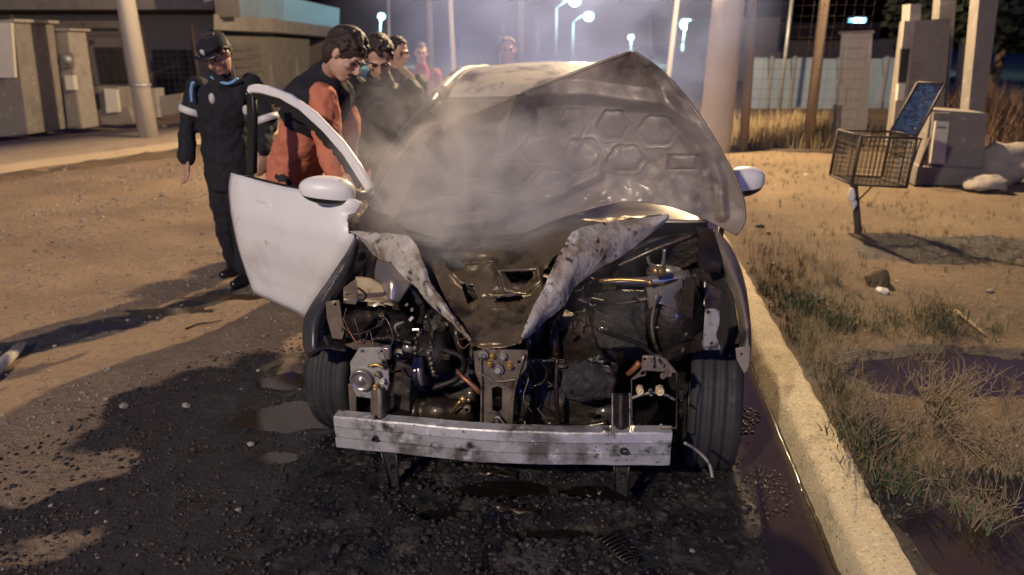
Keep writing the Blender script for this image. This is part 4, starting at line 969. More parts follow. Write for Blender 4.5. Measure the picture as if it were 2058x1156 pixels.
# centre latch panel
lp = cplate('latch_panel', [(952, 706), (980, 702), (1061, 703), (1060, 738), (1036, 772), (1030, 800), (1029, 862), (966, 864), (966, 800), (966, 775), (955, 748)], -.45, m_bracket2, CAR, [[(990, 780), (1000, 776), (1009, 780), (1009, 822), (1000, 828), (990, 824)], circ(1044, 727, 3), circ(966, 722, 3)], .010, .003)
for x, y, r in ((972, 712, .018), (1002, 740, .02), (985, 730, .01), (1025, 735, .012), (1012, 715, .013), (990, 714, .010)):
    bm = NB(); lathe(bm, [(0, -.02), (r * .6, -.02), (r * .7, -.012), (r, -.012), (r, .006)], cp(x, y, -.46), RD, 8); mk('latch_bolt', bm, m_bracket if r > .012 else m_brass, lp, smooth=False)
for L in ([(966, 712), (968, 790), (967, 862)], [(1054, 712), (1033, 790), (1028, 862)], [(960, 748), (998, 766), (1040, 762)]):
    bm = NB(); tube(bm, [cp(x, y, -.462) for x, y in L], .005, 6, n=12); mk('pressed_rib', bm, m_bracket2, lp)
bm = NB(); tube(bm, [cp(x, y, -.475) for x, y in ((978, 866), (990, 848), (1000, 838), (1010, 848), (1022, 866))], .005, 6, n=14); tube(bm, [cp(997, 842, -.47), cp(1001, 858, -.47)], .012, 6); mk('tow_tab', bm, m_bracket, lp)
# crash plates and rails
def crash(out, v, holes, m, discs):
    o = cplate('crash_plate', out, v, m, CAR, holes, .010, .003)
    for x, y, r, mm in discs:
        bm = NB(); O = cp(x, y, v - .012); lathe(bm, [(0, -.018), (r * .25, -.018), (r * .3, -.012), (r * .8, -.012), (r * .86, -.018), (r, -.010), (r, .01)], O, RD, 24); mk('horn' if r > .03 else 'bolt', bm, mm, o)
    return o
cl = crash([(722, 699), (772, 697), (782, 742), (784, 770), (776, 792), (776, 842), (746, 842), (745, 800), (712, 796), (706, 762), (704, 728)], -.47, [circ(768, 706, 2.5, 8), circ(730, 706, 3, 8), circ(772, 728, 2.5, 8)], m_bracket, [(727, 763, .044, m_grey), (760, 752, .012, m_bracket2), (770, 764, .010, m_boxw), (756, 775, .010, m_brass)])
bm = NB(); box(bm, cp(778, 708, -.46), (.03, .03, .05), CM); mk('connector', bm, m_grey, cl, smooth=False, bev=.006)
bm = NB(); tube(bm, [cp(740, 736, -.49), cp(756, 733, -.49), cp(772, 740, -.49)], .006, 6, n=8); mk('brass_fitting', bm, m_brass, cl)
psheet('front_rail', [[(746, 780, -.47), (748, 810, -.49), (746, 842, -.51)], [(762, 778, -.50), (764, 810, -.52), (762, 842, -.53)], [(778, 780, -.46), (776, 810, -.48), (778, 842, -.50)]], m_bracket2, 10, 10, .002)
cplate('front_rail', [(700, 770), (716, 775), (718, 840), (704, 838)], -.40, m_bracket2, CAR, (), .01)
crash([(1291, 714), (1322, 714), (1340, 722), (1361, 748), (1361, 862), (1300, 862), (1269, 862), (1268, 762), (1289, 744)], -.50, [circ(1296, 722, 2.5, 8), circ(1292, 749, 4.5, 10), circ(1332, 756, 3.5, 8), [(1338, 750), (1348, 749), (1348, 754), (1338, 755)]], m_bracket2, [(1286, 783, .013, m_tan), (1326, 784, .015, m_tan), (1308, 788, .008, m_bracket)])
for L in ([(1312, 716), (1314, 738)], [(1320, 718), (1334, 736)], [(1270, 800), (1300, 790), (1330, 790), (1356, 804)]):
    bm = NB(); tube(bm, [cp(x, y, -.515) for x, y in L], .005, 6, n=6); mk('pressed_rib', bm, m_bracket, CAR)
psheet('front_rail', [[(1231, 790, -.44), (1231, 864, -.50)], [(1248, 790, -.48), (1248, 864, -.53)], [(1266, 790, -.44), (1266, 864, -.50)]], m_burnt, 8, 10, .002)
for x in (1231, 1266):
    bm = NB(); tube(bm, [cp(x, 790, -.45), cp(x, 866, -.51)], .0035, 5); mk('rail_edge', bm, m_bracket, CAR)
# support legs below the beam
for P4, m in ((((765, 905), (796, 908), (803, 978), (784, 974)), m_char), (((1234, 930), (1264, 930), (1262, 1000), (1236, 985)), m_char)):
    o = cplate('support_leg', P4, -.47, m, CAR, [circ(sum(p[0] for p in P4) / 4 + 4, 938 if P4[0][0] < 900 else 956, 4, 8, 7)], .012, .003)
    for a, b2 in ((0, 3), (1, 2)):
        bm = NB(); tube(bm, [cp(*P4[a], -.48), cp(*P4[b2], -.48)], .004, 5); mk('leg_edge', bm, m_burnt2, o)
# right half of the bay
bm = NB(); ball(bm, cp(1350, 640, .06), (.13, .14, .19), CM, 24, 16); mk('strut_tower', bm, m_burnt, CAR)
bm = NB(); lathe(bm, [(.02, -.02), (.06, -.02), (.075, .0), (.075, .02)], cp(1335, 552, .12), Z, 20); mk('strut_top', bm, m_grey, CAR)
bm = NB(); tube(bm, [cp(1212, 566, .05), cp(1300, 566, .04), cp(1385, 556, .06)], [.012, .028, .03], 12, n=10); mk('metal_pipe', bm, m_grey, CAR)
psheet('heat_shield', [[(1298, 578, .0), (1340, 572, -.02), (1370, 560, .0)], [(1304, 620, -.06), (1330, 612, -.08), (1375, 640, -.04)]], m_grey, 14, 10, .006, 10)
cplate('strut_brace', [(1378, 556), (1398, 560), (1392, 640), (1362, 640)], -.06, m_burnt2, CAR, (), .01)
bm = NB(); tube(bm, [cp(1205, 565, -.02), cp(1250, 562, -.04), cp(1310, 566, -.06)], .008, 8, n=8); ball(bm, cp(1318, 544, -.05), .016, None, 8, 6); ball(bm, cp(1306, 568, -.06), .012, None, 8, 6); box(bm, cp(1325, 545, -.04), (.05, .03, .03), CM); mk('brass_valve', bm, m_brass, CAR)
psheet('battery_tray', [[(1190, 590, .1), (1250, 585, .08), (1300, 590, .08)], [(1190, 630, .0), (1250, 632, -.02), (1300, 630, .0)], [(1195, 700, -.1), (1250, 700, -.12), (1300, 705, -.1)]], m_char, 22, 22, .018, 12)
psheet('melted_cover', [[(1120, 640, .05), (1180, 620, .02)], [(1130, 700, -.1), (1200, 690, -.1)], [(1125, 735, -.2), (1225, 735, -.2)]], m_burnt2, 16, 16, .02, 10)
psheet('melted_fan', [[(1128, 735, -.30), (1180, 728, -.32), (1236, 745, -.30)], [(1130, 770, -.36), (1180, 772, -.37), (1232, 775, -.36)], [(1140, 800, -.36), (1180, 806, -.37), (1230, 800, -.36)]], m_char, 26, 22, .016, 16)
psheet('radiator_core', [[(1040, 720, -.22), (1130, 725, -.22), (1240, 730, -.22)], [(1040, 868, -.26), (1130, 868, -.26), (1240, 868, -.26)]], m_burnt, 30, 24, .016, 10)
psheet('radiator_core', [[(790, 690, -.06), (950, 690, -.06)], [(790, 868, -.18), (960, 868, -.18)]], m_burnt, 24, 24, .02, 9)
psheet('crossmember', [[(700, 842, -.42), (900, 858, -.44), (1100, 866, -.44), (1352, 864, -.42)], [(700, 856, -.46), (900, 872, -.5), (1100, 878, -.5), (1352, 872, -.46)]], m_burnt2, 50, 8, .006, 10)
bm = NB(); lathe(bm, [(.05, 0), (.055, -.01), (.062, 0), (.055, .01)], cp(1070, 748, -.34), RD, 24, True); mk('fan_ring', bm, m_burnt2, CAR)
psheet('metal_stay', [[(1300, 720, -.2), (1370, 690, -.25), (1412, 682, -.33)], [(1310, 738, -.22), (1375, 712, -.28), (1420, 704, -.35)]], m_burnt2, 14, 5, .003)
psheet('metal_stay', [[(694, 692, -.36), (730, 682, -.34)], [(738, 712, -.44), (790, 700, -.42)]], m_bracket2, 12, 8, .003)
bm = NB(); tube(bm, [cp(1262, 752, -.42), cp(1274, 742, -.44), cp(1286, 728, -.44)], [.010, .018, .012], 7, n=8); mk('scorched_hose', bm, m_copper, CAR)
# pipes, hoses and bare wires
rnd = random.Random(11)
HS = [([(810, 560), (850, 620), (830, 680)], .05, .014, m_burnt), ([(1190, 560), (1150, 640), (1170, 720)], .1, .016, m_burnt2), ([(1060, 720), (1080, 780), (1050, 860)], -.28, .012, m_burnt2), ([(1120, 720), (1118, 790), (1124, 862)], -.31, .009, m_burnt2), ([(1180, 600), (1240, 610), (1310, 600)], .02, .008, m_burnt2), ([(1200, 660), (1280, 690), (1330, 720), (1390, 700)], -.12, .010, m_burnt), ([(1150, 570), (1230, 540), (1320, 500), (1400, 470)], .2, .014, m_burnt2),
      ([(880, 700), (930, 720), (920, 760), (870, 780)], -.2, .014, m_burnt), ([(1320, 590), (1310, 660), (1330, 720), (1350, 720)], -.1, .006, m_bracket2), ([(1300, 500), (1306, 530), (1330, 534), (1336, 500)], .18, .008, m_grey), ([(1100, 850), (1160, 858), (1220, 850)], -.3, .012, m_burnt2), ([(720, 690), (770, 680), (830, 690)], -.22, .012, m_burnt)]
for L, v, r, m in HS:
    bm = NB(); tube(bm, [cp(x, y, v + rnd.uniform(-.02, .02)) for x, y in L], r, 8, n=18); mk('hose' if r > .01 else 'metal_pipe', bm, m, CAR)
WR = [[(690, 640), (700, 662), (720, 690), (745, 684)], [(696, 620), (690, 655), (716, 672), (760, 655), (770, 640)], [(712, 640), (730, 690), (742, 664), (752, 700)], [(760, 660), (775, 640), (790, 676), (784, 700)], [(940, 680), (920, 684), (930, 700), (944, 690)], [(1055, 720), (1062, 760), (1052, 800), (1070, 830)], [(1080, 820), (1100, 850), (1092, 862)], [(1376, 890), (1400, 905), (1424, 930), (1432, 960)]]
for k, L in enumerate(WR):
    v = -.40 if k < 4 else -.42 if k < 7 else -.56
    bm = NB(); tube(bm, [cp(x, y, v + rnd.uniform(-.03, .03)) for x, y in L], .0020 if k < 7 else .006, 5, n=24); mk('wire', bm, (m_copper if k in (0, 4) else m_bracket2) if k < 7 else m_bracket, CAR)
for k in range(90):   # scorched scraps, clips and stubs of trim all over the bay
    px, py, v = rnd.choice([(rnd.uniform(700, 860), rnd.uniform(600, 700), rnd.uniform(-.32, -.05)), (rnd.uniform(1130, 1400), rnd.uniform(580, 720), rnd.uniform(-.2, .05)), (rnd.uniform(800, 960), rnd.uniform(690, 850), rnd.uniform(-.3, -.15)), (rnd.uniform(1060, 1230), rnd.uniform(720, 860), rnd.uniform(-.34, -.25)), (rnd.uniform(720, 1340), rnd.uniform(836, 872), rnd.uniform(-.5, -.4))])
    bm = NB(); c = cp(px, py, v); s = rnd.uniform(.008, .024)
    M = Matrix.Rotation(rnd.uniform(0, 6), 3, 'X') @ Matrix.Rotation(rnd.uniform(0, 6), 3, 'Z')
    if rnd.random() < .5: box(bm, c, (s, s * 1.6, s * .5), M)
    else: tube(bm, [c, c + M @ Vector((s * 1.5, s, 0)), c + M @ Vector((s * 2.4, -s * .6, s))], s * .22, 5, n=6)
    for w in bm.verts: w.co += noise.noise_vector(w.co * 40) * .003
    mk('melted_scrap', bm, rnd.choice([m_burnt2, m_bracket2, m_char, m_bracket, m_burnt2]), CAR, smooth=False)
# beam
ST_ = [(671, 838, 899, -.50), (720, 842, 904, -.525), (780, 848, 909, -.545), (860, 856, 918, -.565), (940, 863, 927, -.578), (1010, 867, 931, -.58), (1090, 870, 933, -.575), (1170, 871, 934, -.565), (1250, 871, 935, -.55), (1310, 871, 935, -.535), (1351, 871, 935, -.52)]
pr = [(0, .05), (0, .003), (.03, 0), (.27, -.004), (.275, .022), (.325, .022), (.33, -.001), (.63, .002), (.635, .022), (.68, .022), (.685, -.004), (.97, -.002), (1, .002), (1, .05)]
def st_at(f):
    k = min(int(f), len(ST_) - 2); g2 = f - k; return [a + (b2 - a) * g2 for a, b2 in zip(ST_[k], ST_[k + 1])]
rows = []
for i in range(121):
    x, y0, y1, v = st_at(i / 120 * (len(ST_) - 1)); top, bot = cp(x, y0, v), cp(x, y1, v); bot = Vector((top.x, top.y, bot.z)); r = []
    for f, off in pr:
        p = top.lerp(bot, f) + RD * off; r.append(p + noise.noise_vector(p * 9) * .0025 + noise.noise_vector(p * 30) * .0012)
    rows.append(r)
bm = NB(); grid(bm, rows); BEAM = mk('bumper_beam', bm, m_alu, CAR, solid=.004, smooth=False, label='bare aluminium bumper beam streaked with soot')
for x, y, rx, ry in ((752, 884, 4.5, 4.5), (1254, 909, 7, 5)):
    bm = NB(); O = cp(x, y, -.556 if x < 900 else -.566); d = .03
    lathe(bm, [(.0095, -.002), (.0095, .03), (0, .03)], O, RD, 14)
    if rx > 5:
        for v in bm.verts: v.co += RR * ((v.co - O).dot(RR) * .5)
    mk('hole', bm, m_dark, BEAM)

# ------------------------------------------------------------------ open door
DH, DR = Vector((-.80, 3.42, 0)), Vector((-1.62, 4.12, 0)); DA = (DR - DH).normalized(); DN = DA.cross(Z)
def dp(px, py, off=0.0):
    d = ray(px, py); return CAMP + d * (((DH - DN * off - CAMP).dot(DN)) / d.dot(DN))
def dplate(name, out, off, m, par, thick, bevel, holes=(), label=None):
    return mk(name, plate_mesh([dp(x, y, off) for x, y in out], [[dp(x, y, off) for x, y in h] for h in holes], DH - DN * off, DA, Z, thick, bevel), m, par, smooth=False, label=label)
# skin: curved panel
Lr = samp([(481, 352), (477, 380), (482, 430), (497, 500), (524, 582)], 24)     # rear edge, belt to sill
Fr = samp([(722, 400), (706, 432), (714, 478), (676, 552), (621, 627)], 24)    # front edge
g = []
for a, b2 in zip(Lr, Fr):
    r = []
    for i in range(40):
        t = i / 39; r.append((a[0] + (b2[0] - a[0]) * t, a[1] + (b2[1] - a[1]) * t))
    g.append(r)
# belt line follows the window sill, which dips a little in the middle
rows = []
for j, r in enumerate(g):
    b = j / 23; o_ = []
    for i, (x, y) in enumerate(r):
        t = i / 39; y += (1 - b) ** 3 * (8 * math.sin(math.pi * t)) * (1 if t < .6 else .6)
        off = .05 * math.sin(math.pi * min(1, b * 1.15)) ** .8 + .010 * math.exp(-((b - .30) / .06) ** 2) - .012 * math.exp(-((b - .72) / .10) ** 2)
        off -= .03 * (max(0, .06 - t) / .06 + max(0, t - .95) / .05) + .02 * max(0, b - .92) / .08
        o_.append(dp(x, y, off))
    rows.append(o_)
bm = NB(); grid(bm, rows)
DOOR = mk('door', bm, m_white, CAR, solid=.05, off=-1, label='undamaged white front door standing open')
dplate('window_frame', [(500, 182), (503, 172), (515, 169), (545, 174), (585, 190), (635, 226), (690, 284), (724, 332), (748, 374), (742, 388), (728, 366), (694, 312), (652, 264), (606, 222), (566, 199), (530, 189), (512, 187), (506, 190)], .015, m_white, DOOR, .035, .008)
dplate('rear_window_post', [(500, 186), (512, 188), (514, 240), (513, 348), (504, 352), (499, 348), (501, 260)], .01, m_plastic, DOOR, .03, .004)
rg = random.Random(3); jag = []
inner = samp([(512, 188), (530, 190), (566, 200), (606, 223), (652, 265), (694, 313), (728, 368)], 40)
outj = [(x, y) for x, y in inner]
for x, y in inner[::-1]: jag.append((x - rg.uniform(5, 13), y + rg.uniform(8, 15)))
dplate('burnt_window_seal', outj + jag, .0, m_plastic, DOOR, .02, .003)
bm = NB(); tube(bm, [dp(480, 352, .03), dp(540, 366, .03), dp(600, 380, .03), dp(690, 395, .03)], .010, 6, n=12); mk('sill_seal', bm, m_plastic, DOOR)
c = dp(532, 411, .052); M = Matrix((DA, DN, Z)).transposed()
bm = NB(); lathe(bm, [(0, .004), (.055, .002), (.075, -.004), (.083, .003), (.083, .012)], (0, 0, 0), (0, -1, 0), 28)
for v in bm.verts: v.co = c + M @ Vector((v.co.x, v.co.y, v.co.z * .52))
HD = mk('handle_cup', bm, m_boxw, DOOR)  # coloured darker than the door to paint the shade inside the cup
bm = NB(); tube(bm, [dp(556, 420, .062), dp(535, 408, .085), dp(512, 402, .062)], [.010, .014, .010], 8, n=10); mk('handle', bm, m_white, HD) if False else mk('handle', bm, m_white, DOOR)
bm = NB(); tube(bm, [dp(517, 432, .05), dp(517, 432, .062)], .006, 8); mk('keyhole', bm, m_plastic, DOOR)
# mirror on the open door
def mirror(px0, px1, py0, py1, Y, par, flip):
    c = at((px0 + px1) / 2, (py0 + py1) / 2, Y); a, b2 = at(px0, (py0 + py1) / 2, Y), at(px1, (py0 + py1) / 2, Y); w = (b2 - a).length / 2; h = (at(px0, py0, Y).z - at(px0, py1, Y).z) / 2
    bm = NB(); ball(bm, (0, 0, 0), 1, None, 28, 20); bl = NB(); ball(bl, (0, 0, 0), 1, None, 28, 20)
    def shp(q, k):
        x = q.x; z = q.z; y = q.y
        z = z * (1 - .25 * (x * flip + 1) / 2); x = math.copysign(abs(x) ** .88, x); z = math.copysign(abs(z) ** (.62 if z < 0 else .92), z)
        return c + Vector((x * w * k, y * .075 * k, z * h * k + .012 * x * flip))
    for f in [f for f in bm.faces if f.calc_center_median().z < -.30]: bm.faces.remove(f)
    for v in bm.verts: v.co = shp(v.co, 1)
    for v in bl.verts: v.co = shp(v.co, .955); v.co.z -= h * .10
    o = mk('door_mirror', bm, m_white, par); mk('mirror_underside', bl, m_plastic, par)
mirror(602, 714, 350, 412, 3.40, DOOR, -1)
bm = NB(); tube(bm, [at(700, 395, 3.42), at(735, 392, 3.46)], .025, 8); mk('mirror_arm', bm, m_plastic, DOOR)
mirror(1455, 1536, 331, 396, 3.62, CAR, 1)
# inner trim of the door, seen from behind
dplate('inner_trim', [(490, 365), (600, 388), (712, 420), (700, 480), (620, 612), (530, 572), (500, 480)], -.04, m_plastic, DOOR, .03, .01)

# ------------------------------------------------------------------ people
def rot_to(fwd, up=(0, 0, 1)):
    f = Vector(fwd).normalized(); u = Vector(up); r = f.cross(u).normalized(); u = r.cross(f)
    return Matrix((r, f, u)).transposed()          # local x = right, y = face direction, z = crown
def chain(bm, pts, rad):
    pts = [Vector(p) for p in pts]
    for i in range(len(pts)):
        ball(bm, pts[i], rad[i], None, 12, 8)
        if i: tube(bm, [pts[i - 1], pts[i]], [rad[i - 1], rad[i]], 12)
def hand(bm, wrist, d, thumb, s=1.0):
    """palm and five bent fingers; d = direction the hand points, thumb = side of the thumb"""
    d = Vector(d).normalized(); t = Vector(thumb); t = (t - d * t.dot(d)).normalized(); n = d.cross(t); w = Vector(wrist)
    M = Matrix((t, n, d)).transposed()
    ball(bm, w + d * .05 * s, (.041 * s, .016 * s, .055 * s), M)
    for k, (o, l) in enumerate(((.028, .072), (.010, .082), (-.009, .076), (-.027, .058))):
        b = w + d * .088 * s + t * o * s; L = l * s
        p1 = b + d * L * .45 + n * .010 * s; p2 = p1 + (d * .85 + n * .5).normalized() * L * .32; p3 = p2 + (d * .6 + n * .8).normalized() * L * .25
        chain(bm, [b - d * .02 * s, b, p1, p2, p3], [.0095 * s, .0095 * s, .0088 * s, .0082 * s, .007 * s])
    b = w + d * .025 * s + t * .03 * s; p1 = b + (d * .6 + t * .7 + n * .2).normalized() * .04 * s; p2 = p1 + (d * .95 + t * .15 + n * .3).normalized() * .032 * s
    chain(bm, [b, p1, p2], [.013 * s, .011 * s, .009 * s])
def head(bm, c, M, s=1.0):
    """skull, jaw, nose, brow, ears; c = middle of the head"""
    f = lambda x, y, z: c + M @ Vector((x * s, y * s, z * s))
    ball(bm, f(0, -.012, .035), (.076 * s, .096 * s, .088 * s), M, 20, 14)
    ball(bm, f(0, .012, -.035), (.062 * s, .078 * s, .080 * s), M, 20, 14)
    ball(bm, f(0, .048, -.088), (.034 * s, .036 * s, .026 * s), M)                       # chin
    ball(bm, f(0, .080, .028), (.056 * s, .018 * s, .014 * s), M)                        # brow
    tube(bm, [f(0, .088, .018), f(0, .106, -.014), f(0, .112, -.026)], [.010 * s, .013 * s, .016 * s], 10)
    ball(bm, f(0, .104, -.028), (.019 * s, .013 * s, .011 * s), M)
    for q in (-1, 1):
        ball(bm, f(.046 * q, .062, -.012), (.022 * s, .022 * s, .020 * s), M)            # cheek
        ball(bm, f(.078 * q, -.008, .0), (.010 * s, .020 * s, .032 * s), M)              # ear
    ball(bm, f(0, .083, -.055), (.026 * s, .012 * s, .007 * s), M); ball(bm, f(0, .082, -.066), (.022 * s, .012 * s, .007 * s), M)
def face(par, c, M, hm, s=1.0, moustache=False, hm2=None):
    f = lambda x, y, z: c + M @ Vector((x * s, y * s, z * s))
    for q in (-1, 1):
        bm = NB(); ball(bm, f(.032 * q, .078, .008), (.012 * s, .010 * s, .008 * s), M, 10, 8); mk('eye', bm, m_eye, par)
        bm = NB(); tube(bm, [f(.012 * q, .097, .026), f(.032 * q, .094, .034), f(.052 * q, .080, .028)], [.006 * s, .007 * s, .004 * s], 6, n=6); mk('eyebrow', bm, hm, par)
    if moustache:
        bm = NB(); tube(bm, [f(-.034, .086, -.052), f(-.014, .104, -.041), f(.014, .104, -.041), f(.034, .086, -.052)], [.006 * s, .010 * s, .010 * s, .006 * s], 8, n=12); mk('moustache', bm, hm, par)
def hair(par, c, M, hm, s=1.0, vol=1.0, fringe=.03, seed=0, back=0.0):
    rnd = random.Random(seed); f = lambda x, y, z: c + M @ Vector((x * s, y * s, z * s)); bm = NB()
    ball(bm, f(0, -.024, .046), (.080 * s * vol, .096 * s * vol, .086 * s * vol), M, 28, 18)
    ball(bm, f(0, -.058, .0), (.072 * s * vol, .056 * s * vol, (.072 + back) * s), M, 20, 14)
    for i in range(150):
        a = rnd.uniform(0, 6.283); e = rnd.uniform(-.25, 1.5); d = Vector((math.cos(a) * math.cos(e), math.sin(a) * math.cos(e), math.sin(e)))
        if d.y > .55 and d.z < .62 - fringe * 3: continue
        if abs(d.x) > .7 and d.z < -.1 and d.y > -.2: continue
        p = Vector((d.x * .079, d.y * .098 - .014, d.z * .091 + .036)); o_ = Vector((d.x, d.y, d.z)).normalized(); g_ = Vector((rnd.gauss(0, .3) + d.x * .3, -.35 + rnd.gauss(0, .3), -.5)); g_ = (g_ - o_ * g_.dot(o_)).normalized()
        p = p + o_ * (vol - 1) * .08
        tube(bm, [f(*(p - g_ * .006)), f(*(p + o_ * .006 + g_ * .012)), f(*(p + o_ * rnd.uniform(.0, .007) + g_ * .030))], [.010 * s, .010 * s, .003 * s], 5)
    mk('hair', bm, hm, par, remesh=.006)
def hair_old(par, c, M, hm, s=1.0, vol=1.0, fringe=.03, seed=0, back=0.0):
    """cap of tufted hair over the skull, uneven at the hairline"""
    bm = NB(); rnd = random.Random(seed)
    f = lambda x, y, z: c + M @ Vector((x * s, y * s, z * s))
    ball(bm, f(0, -.026, .05), (.080 * s * vol, .092 * s * vol, .082 * s * vol), M, 24, 16)
    ball(bm, f(0, -.055, .0), (.070 * s * vol, .058 * s * vol, (.075 + back) * s), M, 20, 14)
    for i in range(110):
        a = rnd.uniform(0, 6.283); e = rnd.uniform(-.1, 1.5); d = Vector((math.cos(a) * math.cos(e), math.sin(a) * math.cos(e) - .12, math.sin(e) + .1))
        if d.y > .62 and d.z < .62: continue
        p = Vector((d.x * .080, d.y * .094 - .024, d.z * .082 + .05)) * vol
        q = p + Vector((rnd.uniform(-.02, .02), .012 if d.y > 0 else -.012, rnd.uniform(-.006, .014)))
        tube(bm, [f(*(p * .9)), f(*p), f(*q)], [.012 * s, .010 * s, .003 * s], 5)
    for i in range(14):
        x = -.06 + .12 * i / 13; tube(bm, [f(x, .05, .115 * vol), f(x * 1.05, .082, .098), f(x * 1.1 + rnd.uniform(-.01, .01), .092, .098 - fringe * rnd.uniform(.6, 1.2))], [.012 * s, .010 * s, .004 * s], 5)
    mk('hair', bm, hm, par, remesh=.007)
def person(label, base, group=None): return thing('person', label, 'person', base, group=group)
def body(par, hd, M, neck, chest, pelvis, arms, legs, s=1.0, hands=()):
    bm = NB(); head(bm, hd, M, s)
    chain(bm, [hd + M @ Vector((0, -.02, -.05)) * s, neck, chest], [.052 * s, .055 * s, .11 * s]); chain(bm, [chest, pelvis], [.12 * s, .12 * s])
    for a in arms: chain(bm, a, [.055 * s, .042 * s, .028 * s])
    for l in legs: chain(bm, l, [.085 * s, .055 * s, .04 * s])
    for h in hands: hand(bm, *h, s * 1.12)
    return mk('body', bm, m_skin, par, remesh=.0075, smooth_it=2)
def loft(bm, secs, ax, n, k=24):
    C = cr([s[0] for s in secs], 22); S = cr([Vector((s[1], s[2], 0)) for s in secs], 22); rings = []
    for c, s in zip(C, S):
        rings.append([bm.verts.new(c + ax * (math.copysign(abs(math.cos(t)) ** .8, math.cos(t)) * s.x) + n * (math.copysign(abs(math.sin(t)) ** .8, math.sin(t)) * s.y)) for t in [2 * math.pi * i / k for i in range(k)]])
    for A, B in zip(rings, rings[1:]):
        for i in range(k): bm.faces.new((A[i], A[(i + 1) % k], B[(i + 1) % k], B[i]))
    bm.faces.new(rings[0][::-1]); bm.faces.new(rings[-1])
FOLDS = bpy.data.textures.new('folds', 'CLOUDS'); FOLDS.noise_scale = .10; FOLDS.noise_depth = 3
def torso(bm, neck, shoulders, chest, waist, pelvis, dep=.125, hem=.14):
    L, Rr = shoulders; ax = (Rr - L).normalized()
    up = (neck - pelvis).normalized(); n = ax.cross(up).normalized(); M = Matrix((ax, n, up)).transposed()
    w = (Rr - L).length / 2; sh = (L + Rr) / 2
    loft(bm, [(pelvis - up * hem, w * .90, dep * 1.12), (pelvis, w * .90, dep * 1.10), (waist, w * .88, dep * 1.02), (chest, w * .98, dep * 1.10), (sh, w * .98, dep * .85), (sh.lerp(neck, .55), w * .55, dep * .62), (neck, .07, .07)], ax, n)
def garment(name, bm, m, par, vox=.011, amp=.012, seed=0):
    for v in bm.verts: v.co += noise.noise_vector(v.co * 7 + Vector((seed, 0, 0))) * amp + noise.noise_vector(v.co * 17 + Vector((0, seed, 0))) * amp * .4
    o = mk(name, bm, m, par, remesh=vox, smooth_it=2)
    d = o.modifiers.new('folds', 'DISPLACE'); d.texture = FOLDS; d.texture_coords = 'LOCAL'; d.strength = .045; d.mid_level = .5; return o
def boots(par, ank, fd, m):
    fd = Vector(fd).normalized()
    for a in ank:
        a = Vector(a); bm = NB(); chain(bm, [a + Z * .12, Vector((a.x, a.y, .08))], [.055, .05])
        g0 = Vector((a.x, a.y, .045)); chain(bm, [g0 - fd * .06, g0 + fd * .08, g0 + fd * .16], [.045, .046, .034])
        for v in bm.verts: v.co.z = max(v.co.z, .006)
        mk('boot', bm, m, par, remesh=.010)
V = Vector
# --- policeman walking at the left
b = person('policeman in navy uniform and cap with light blue stripes, walking left of the open door', gp(495, 570))
hd = at(437, 110, 4.78); M = rot_to((-.25, -.80, -.58), (-.1, -.2, 1)); nk = at(448, 152, 4.9); ch = at(450, 205, 4.95); wa = at(454, 275, 4.98); pe = at(462, 335, 5.0)
sl, sr = at(398, 176, 4.95), at(508, 170, 4.97)
al = [sl, at(378, 255, 4.93), at(374, 318, 4.83)]; ar = [sr, at(538, 245, 4.95), at(528, 300, 4.8)]
ll = [at(446, 350, 5.0), at(458, 455, 5.05), at(478, 540, 5.2)]; lr = [at(480, 350, 5.0), at(492, 455, 4.90), at(500, 555, 4.98)]
body(b, hd, M, nk, ch, pe, [al, ar], [ll, lr], .98, hands=[(al[2], (.05, -.25, -1), (.6, -.7, 0)), (ar[2], (0, -.3, -1), (-.6, -.7, 0))])
face(b, hd, M, m_hairb, .98); hair(b, hd, M, m_hairb, .97, .98, .005, 1)
bm = NB(); torso(bm, nk, (sl, sr), ch, wa, pe, .135); chain(bm, al, [.078, .062, .050]); chain(bm, ar, [.078, .062, .050]); chain(bm, [nk + Z * .0, ch], [.085, .12])
garment('jacket', bm, m_navy, b, seed=1)
bm = NB(); chain(bm, ll, [.115, .085, .075]); chain(bm, lr, [.115, .085, .075]); ball(bm, pe - Z * .04, (.17, .14, .14)); garment('trousers', bm, m_navy, b, seed=2)
boots(b, [ll[2], lr[2]], (-.35, -1, 0), m_shoe)
bm = NB(); ball(bm, hd + M @ V((0, -.004, .082)), (.093, .112, .046), M, 24, 14); ball(bm, hd + M @ V((0, -.012, .055)), (.086, .102, .035), M, 24, 14)
cap = mk('cap', bm, m_navy, b, remesh=.008)
bm = NB(); rows = [[hd + M @ V((.082 * math.sin(a) * k, .045 + .062 * k * math.cos(a) + .03 * (k - 1), .062 - .02 * (k - 1))) for a in [R(-62 + 12.4 * i) for i in range(11)]] for k in (.9, 1.15, 1.34)]
grid(bm, rows); mk('peak', bm, m_plastic, cap, solid=.006)
bm = NB(); ball(bm, hd + M @ V((0, .098, .085)), (.020, .010, .022), M, 12, 8); mk('badge', bm, m_badge, cap)
def band(par, name, c, d, r, m, h=.045):
    bm = NB(); lathe(bm, [(r, -h / 2), (r + .006, -h / 2), (r + .006, h / 2), (r, h / 2)], c, d, 20, True); mk(name, bm, m, par)
band(b, 'reflective_band', sl.lerp(al[1], .58), al[1] - sl, .080, m_reflw); band(b, 'reflective_band', sr.lerp(ar[1], .25), ar[1] - sr, .088, m_reflw, .03); band(b, 'reflective_band', sr.lerp(ar[1], .92), ar[1] - sr, .080, m_reflw)
for L in ([(386, 205), (384, 180), (388, 165)], [(424, 154), (440, 164), (460, 168), (478, 158)]):
    bm = NB(); tube(bm, [at(x, y, 4.83) for x, y in L], .010, 8, n=14); mk('blue_stripe', bm, m_reflb, b)
